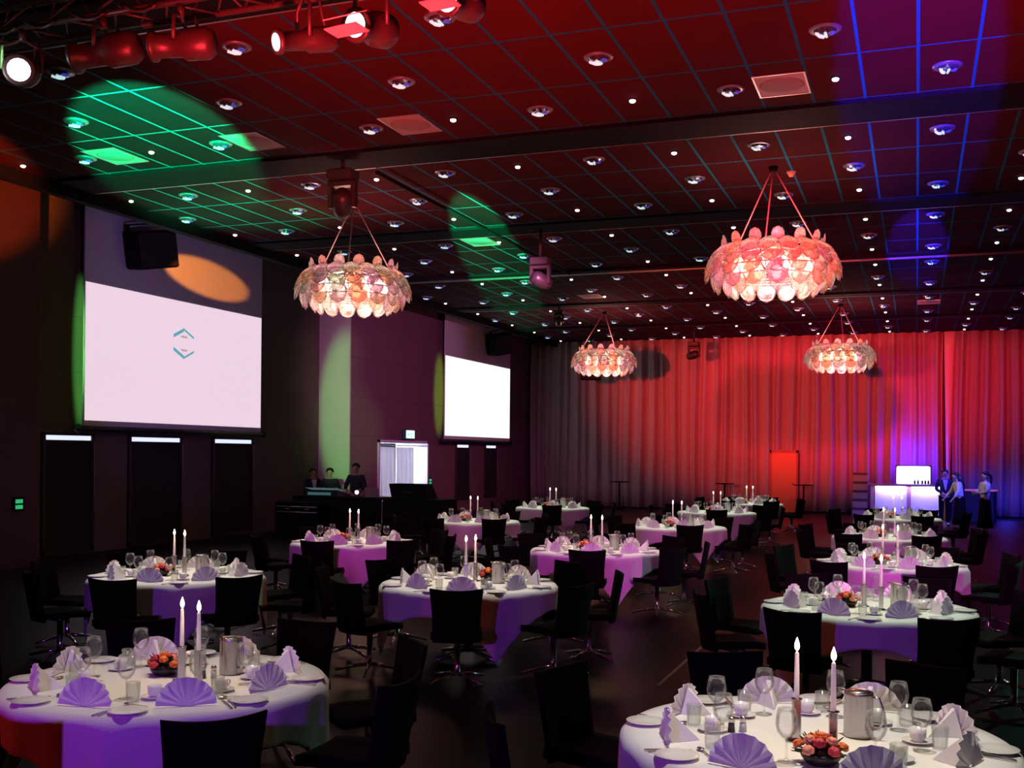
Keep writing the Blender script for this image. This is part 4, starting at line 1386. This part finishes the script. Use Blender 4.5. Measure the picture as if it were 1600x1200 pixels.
person('person', 'person in dark clothes bending over the console, middle of the sound desk trio', (-14.35, 25.0, 0), 0.4, 0.2, WORK, M_SUIT, 'trousers', 'short', M_HAIRD, 0.98)
person('person', 'person in dark jacket against the green lit wall edge by the sound desk', (-13.55, 24.95, 0), 0.2, 0.12, WORK, M_SUIT, 'trousers', 'short', M_HAIRD, 1.05)

# ------------------------------------------------------------------ sound desk
t = thing('sound_desk', 'long black covered sound desk below the green lit wall edge', 'desk', (-13.1, 24.1, 0))
MB().bbox((-1.6, -0.4, 0.92), (0.95, 0.4, 0.98), 0.015).build('desk_top', M_BLACK, t)
q = MB()


def skirt(u, v, d):
    x = -1.58 + 2.5 * u
    return (x, -0.39 - 0.02 * math.sin(x * 22) * (1 - v) + d, 0.02 + 0.9 * v)


q.slab(lambda u, v: skirt(u, v, 0), lambda u, v: skirt(u, v, 0.01), 60, 3)
q.build('desk_skirt', M_BLACK, t)
for x in (-1.5, 0.85):
    for y in (-0.33, 0.33):
        MB().box((x - 0.025, y - 0.025, 0), (x + 0.025, y + 0.025, 0.92)).build('leg', M_BLACK, t)
t = thing('mixing_console', 'sloped mixing console with faint lit strips on the sound desk', 'mixing console', (-13.95, 24.1, 0.98))
MB().add([(-0.5, -0.3, 0), (0.5, -0.3, 0), (0.5, 0.3, 0), (-0.5, 0.3, 0), (-0.5, -0.3, 0.16), (0.5, -0.3, 0.16), (0.5, 0.3, 0.05), (-0.5, 0.3, 0.05)],
         [(0, 3, 2, 1), (4, 5, 6, 7), (0, 1, 5, 4), (1, 2, 6, 5), (2, 3, 7, 6), (3, 0, 4, 7)]).build('console_body', M_DARK, t)
q = MB()
for i in range(12):
    q.box((-0.44 + i * 0.078, -0.27, 0.155), (-0.42 + i * 0.078, 0.22, 0.165), Matrix.Translation((0, 0, 0.158)) @ Matrix.Rotation(-0.18, 4, 'X') @ Matrix.Translation((0, 0, -0.158)))
q.build('fader_strips', mat('fader_strip', (0.2, 0.35, 0.35), 0.4, emit=(0.25, 0.5, 0.5), estr=0.25), t)
MB().box((-0.35, -0.315, 0.03), (0.3, -0.3, 0.10)).build('display', mat('console_display', (0.05, 0.1, 0.1), 0.3, emit=(0.1, 0.3, 0.3), estr=0.3), t)
t = thing('desk_lamp', 'small bright white lamp on the sound desk', 'lamp', (-13.05, 24.05, 0.98))
MB().lathe([(0, 0), (0.06, 0), (0.05, 0.02), (0, 0.025)], 14).build('base', M_BLACK, t)
MB().tube([(0, 0, 0.02), (0, 0.03, 0.1)], 0.008, 6).build('stem', M_BLACK, t)
MB().ball((0, -0.01, 0.11), 0.05, 10, 7).build('lamp_globe', mat('desk_lamp_glow', (1, 1, 1), 0.4, emit=(0.9, 1, 1), estr=3, nolight=True), t)
t = thing('laptop', 'thin open laptop on the sound desk beside the small lamp', 'laptop', (-12.62, 24.1, 0.98), 0.25)
MB().box((-0.18, -0.12, 0), (0.18, 0.12, 0.018)).build('keyboard_base', M_PANELW, t)
MB().box((-0.18, -0.005, 0), (0.18, 0.005, 0.23), Matrix.Translation((0, -0.12, 0.018)) @ Matrix.Rotation(0.3, 4, 'X')).build('lid', M_PANELW, t)
t = thing('equipment_rack', 'low black equipment rack with two pale metal bars before sound desk', 'rack', (-14.1, 23.2, 0))
MB().box((-0.6, -0.25, 0.0), (0.6, 0.25, 0.86)).build('rack_case', M_BLACK, t)
for z in (0.62, 0.75):
    MB().tube([(-0.56, -0.27, z), (0.56, -0.27, z)], 0.014, 8).build('rack_bar', M_RAIL, t)
for x in (-0.25, 0.3):
    MB().tube([(x - 0.06, -0.27, 0.70), (x - 0.04, -0.3, 0.70), (x + 0.04, -0.3, 0.70), (x + 0.06, -0.27, 0.70)], 0.01, 6).build('handle', M_RAIL, t)
t = thing('covered_table', 'black covered side table next to the sound desk', 'table', (-11.3, 24.0, 0))
MB().bbox((-0.78, -0.5, 0.0), (0.78, 0.5, 0.94), 0.03).build('black_cover', M_BLACK, t)
MB().bbox((-0.8, -0.52, 0.94), (0.8, 0.52, 0.97), 0.01).build('table_top', M_BLACK, t)
t = thing('flight_case', 'black tapered equipment case standing before the white door curtains', 'case', (-11.5, 24.0, 0.97))
MB().add([(-0.42, -0.28, 0), (0.55, -0.28, 0), (0.55, 0.28, 0), (-0.42, 0.28, 0), (-0.52, -0.24, 0.36), (0.42, -0.24, 0.36), (0.42, 0.24, 0.36), (-0.52, 0.24, 0.36)],
         [(0, 3, 2, 1), (4, 5, 6, 7), (0, 1, 5, 4), (1, 2, 6, 5), (2, 3, 7, 6), (3, 0, 4, 7)]).build('case_shell', M_BLACK, t)
MB().box((-0.1, -0.3, 0.14), (0.16, -0.26, 0.18)).build('handle', M_DARK, t)

# ------------------------------------------------------------------ bar
t = thing('bar_counter', 'bar counter with two glowing violet-white front panels', 'bar', (-0.25, 39.7, 0))
MB().bbox((-1.3, -0.28, 1.10), (1.3, 0.4, 1.16), 0.01).build('countertop', mat('bar_top', (0.5, 0.25, 0.35), 0.35), t)
M_BARPAN = mat('bar_panel', (0.7, 0.66, 0.8), 0.5, emit=(0.36, 0.25, 0.9), estr=0.30)
for x0, x1 in ((-1.08, -0.05), (0.08, 1.12)):
    p = MB().box((x0, -0.2, 0.12), (x1, -0.15, 1.06)).build('front_panel', M_BARPAN, t)
    MB().box((x0 + 0.02, -0.255, 1.055), (x1 - 0.02, -0.215, 1.08)).build('led_strip', mat('bar_led', (1, 1, 1), 0.4, emit=(0.85, 0.8, 1.0), estr=12, nolight=True), p)
for x in (-1.17, 0.015, 1.18):
    MB().box((x - 0.06, -0.24, 0), (x + 0.06, 0.3, 1.1)).build('post', mat('bar_post', (0.45, 0.2, 0.35), 0.5), t)
MB().box((-1.12, 0.25, 0.02), (1.12, 0.3, 1.08)).build('rear_board', M_DARK, t)
area('bar_front_light', (-0.75, 39.36, 1.06), (-0.75, 39.55, 0.5), 8, (0.75, 0.62, 1.0), 1.0, 0.06)
area('bar_front_light', (0.35, 39.36, 1.06), (0.35, 39.55, 0.5), 8, (0.75, 0.62, 1.0), 1.0, 0.06)
t = thing('back_bar_cabinet', 'low dark cabinet behind the glowing bar counter', 'cabinet', (-0.1, 41.05, 0))
MB().bbox((-0.85, -0.2, 0.0), (0.85, 0.2, 1.12), 0.015).build('cabinet_body', M_DARK, t)
for x0, x1 in ((-0.82, -0.02), (0.02, 0.82)):
    p = MB().box((x0, -0.215, 0.08), (x1, -0.2, 1.06)).build('door', M_SUIT, t)
    MB().tube([(x1 - 0.08 if x1 < 0.1 else x0 + 0.08, -0.225, 0.5), (x1 - 0.08 if x1 < 0.1 else x0 + 0.08, -0.225, 0.7)], 0.008, 6).build('handle', M_STEEL, p)
t = thing('light_panel', 'brilliant white backlit display panel behind the bar', 'light panel', (-0.1, 41.12, 1.12))
q = MB()
pts = []
for cx_, cz_, a0 in ((0.5, 0.58, 0), (-0.5, 0.58, PI / 2), (-0.5, 0.06, PI), (0.5, 0.06, 1.5 * PI)):
    for k in range(5):
        a = a0 + k * PI / 8
        pts.append((cx_ + 0.06 * math.cos(a), cz_ + 0.06 * math.sin(a)))
n = len(pts)
q.add([(x, 0.0, z) for x, z in pts] + [(x, 0.06, z) for x, z in pts], [tuple(reversed(range(n))), tuple(range(n, 2 * n))] + [(i, (i + 1) % n, n + (i + 1) % n, n + i) for i in range(n)])
q.build('glowing_face', mat('display_glow', (1, 1, 1), 0.5, emit=(0.95, 0.92, 1.0), estr=2.4), t)
q = MB().box((-0.6, 0.062, 0.0), (0.6, 0.09, 0.68))
q.build('backing', M_DARK, t)
point('bar_blue_glow', (-0.1, 41.1, 2.05), 110, (0.06, 0.02, 1.0), 0.2)
point('bar_blue_glow', (2.9, 40.6, 0.7), 14, (0.05, 0.04, 1.0), 0.3)
M_BOT = mat('bottle_dark', (0.02, 0.03, 0.05), 0.2)
for i, x in enumerate((-0.05, 0.06, 0.2, 0.3, 0.4)):
    t = thing('bottle', '%s of five dark bottles standing before the white backlit panel' % ORD[i], 'bottle', (x, 40.98, 1.12), 0, 'bottles behind the bar')
    MB().lathe([(0, 0), (0.033, 0), (0.035, 0.005), (0.035, 0.11), (0.026, 0.135), (0.012, 0.15), (0.012, 0.19), (0, 0.19)], 14).build('bottle_body', M_BOT, t)
    MB().lathe([(0.0, 0.19), (0.014, 0.19), (0.014, 0.205), (0, 0.206)], 10).build('cap', M_STEEL, t)
for i in range(5):
    t = thing('crate', '%s from the floor in stack of pale crates beside the bar' % ORD[i], 'crate', (-1.83, 39.9, 0.001 + 0.305 * i), 0, 'stacked crates beside the bar')
    MB().bbox((-0.26, -0.2, 0), (0.26, 0.2, 0.22), 0.015).build('crate_body', mat('crate_plastic', (0.55, 0.4, 0.5), 0.6), t)
    MB().box((-0.24, -0.18, 0.22), (0.24, 0.18, 0.304)).build('glass_rows', mat('crate_dark', (0.12, 0.06, 0.1), 0.6), t)
t = thing('side_counter', 'lower dark counter with red lit top behind the bar people', 'counter', (1.75, 38.6, 0), -0.25)
MB().bbox((-0.65, -0.3, 1.0), (0.7, 0.3, 1.05), 0.01).build('countertop', mat('counter_red_glow', (0.7, 0.2, 0.3), 0.4, emit=(1, 0.2, 0.3), estr=0.25), t)  # red light falling on the top is put in as glow
MB().box((-0.62, -0.24, 0), (0.67, 0.26, 1.0)).build('counter_body', M_SUIT, t)


def high_table(x, y, lab):
    t = thing('cocktail_table', lab, 'high table', (x, y, 0), 0, 'tall round cocktail tables')
    MB().lathe([(0, 1.03), (0.34, 1.03), (0.35, 1.045), (0.34, 1.06), (0, 1.06)], 28).build('tabletop', M_BLACK, t)
    MB().lathe([(0, 0.03), (0.035, 0.03), (0.03, 1.03), (0, 1.03)], 12).build('pole', M_BLACK, t)
    MB().lathe([(0, 0.0), (0.26, 0.0), (0.26, 0.012), (0.05, 0.035), (0, 0.036)], 24).build('base', M_BLACK, t)


high_table(-3.78, 40.2, 'black cocktail table standing next to the orange door')
high_table(-10.6, 40.3, 'black cocktail table before the shadowed end of curtain')
high_table(-6.6, 40.2, 'black cocktail table before the curtain, behind the sixth middle-row table')
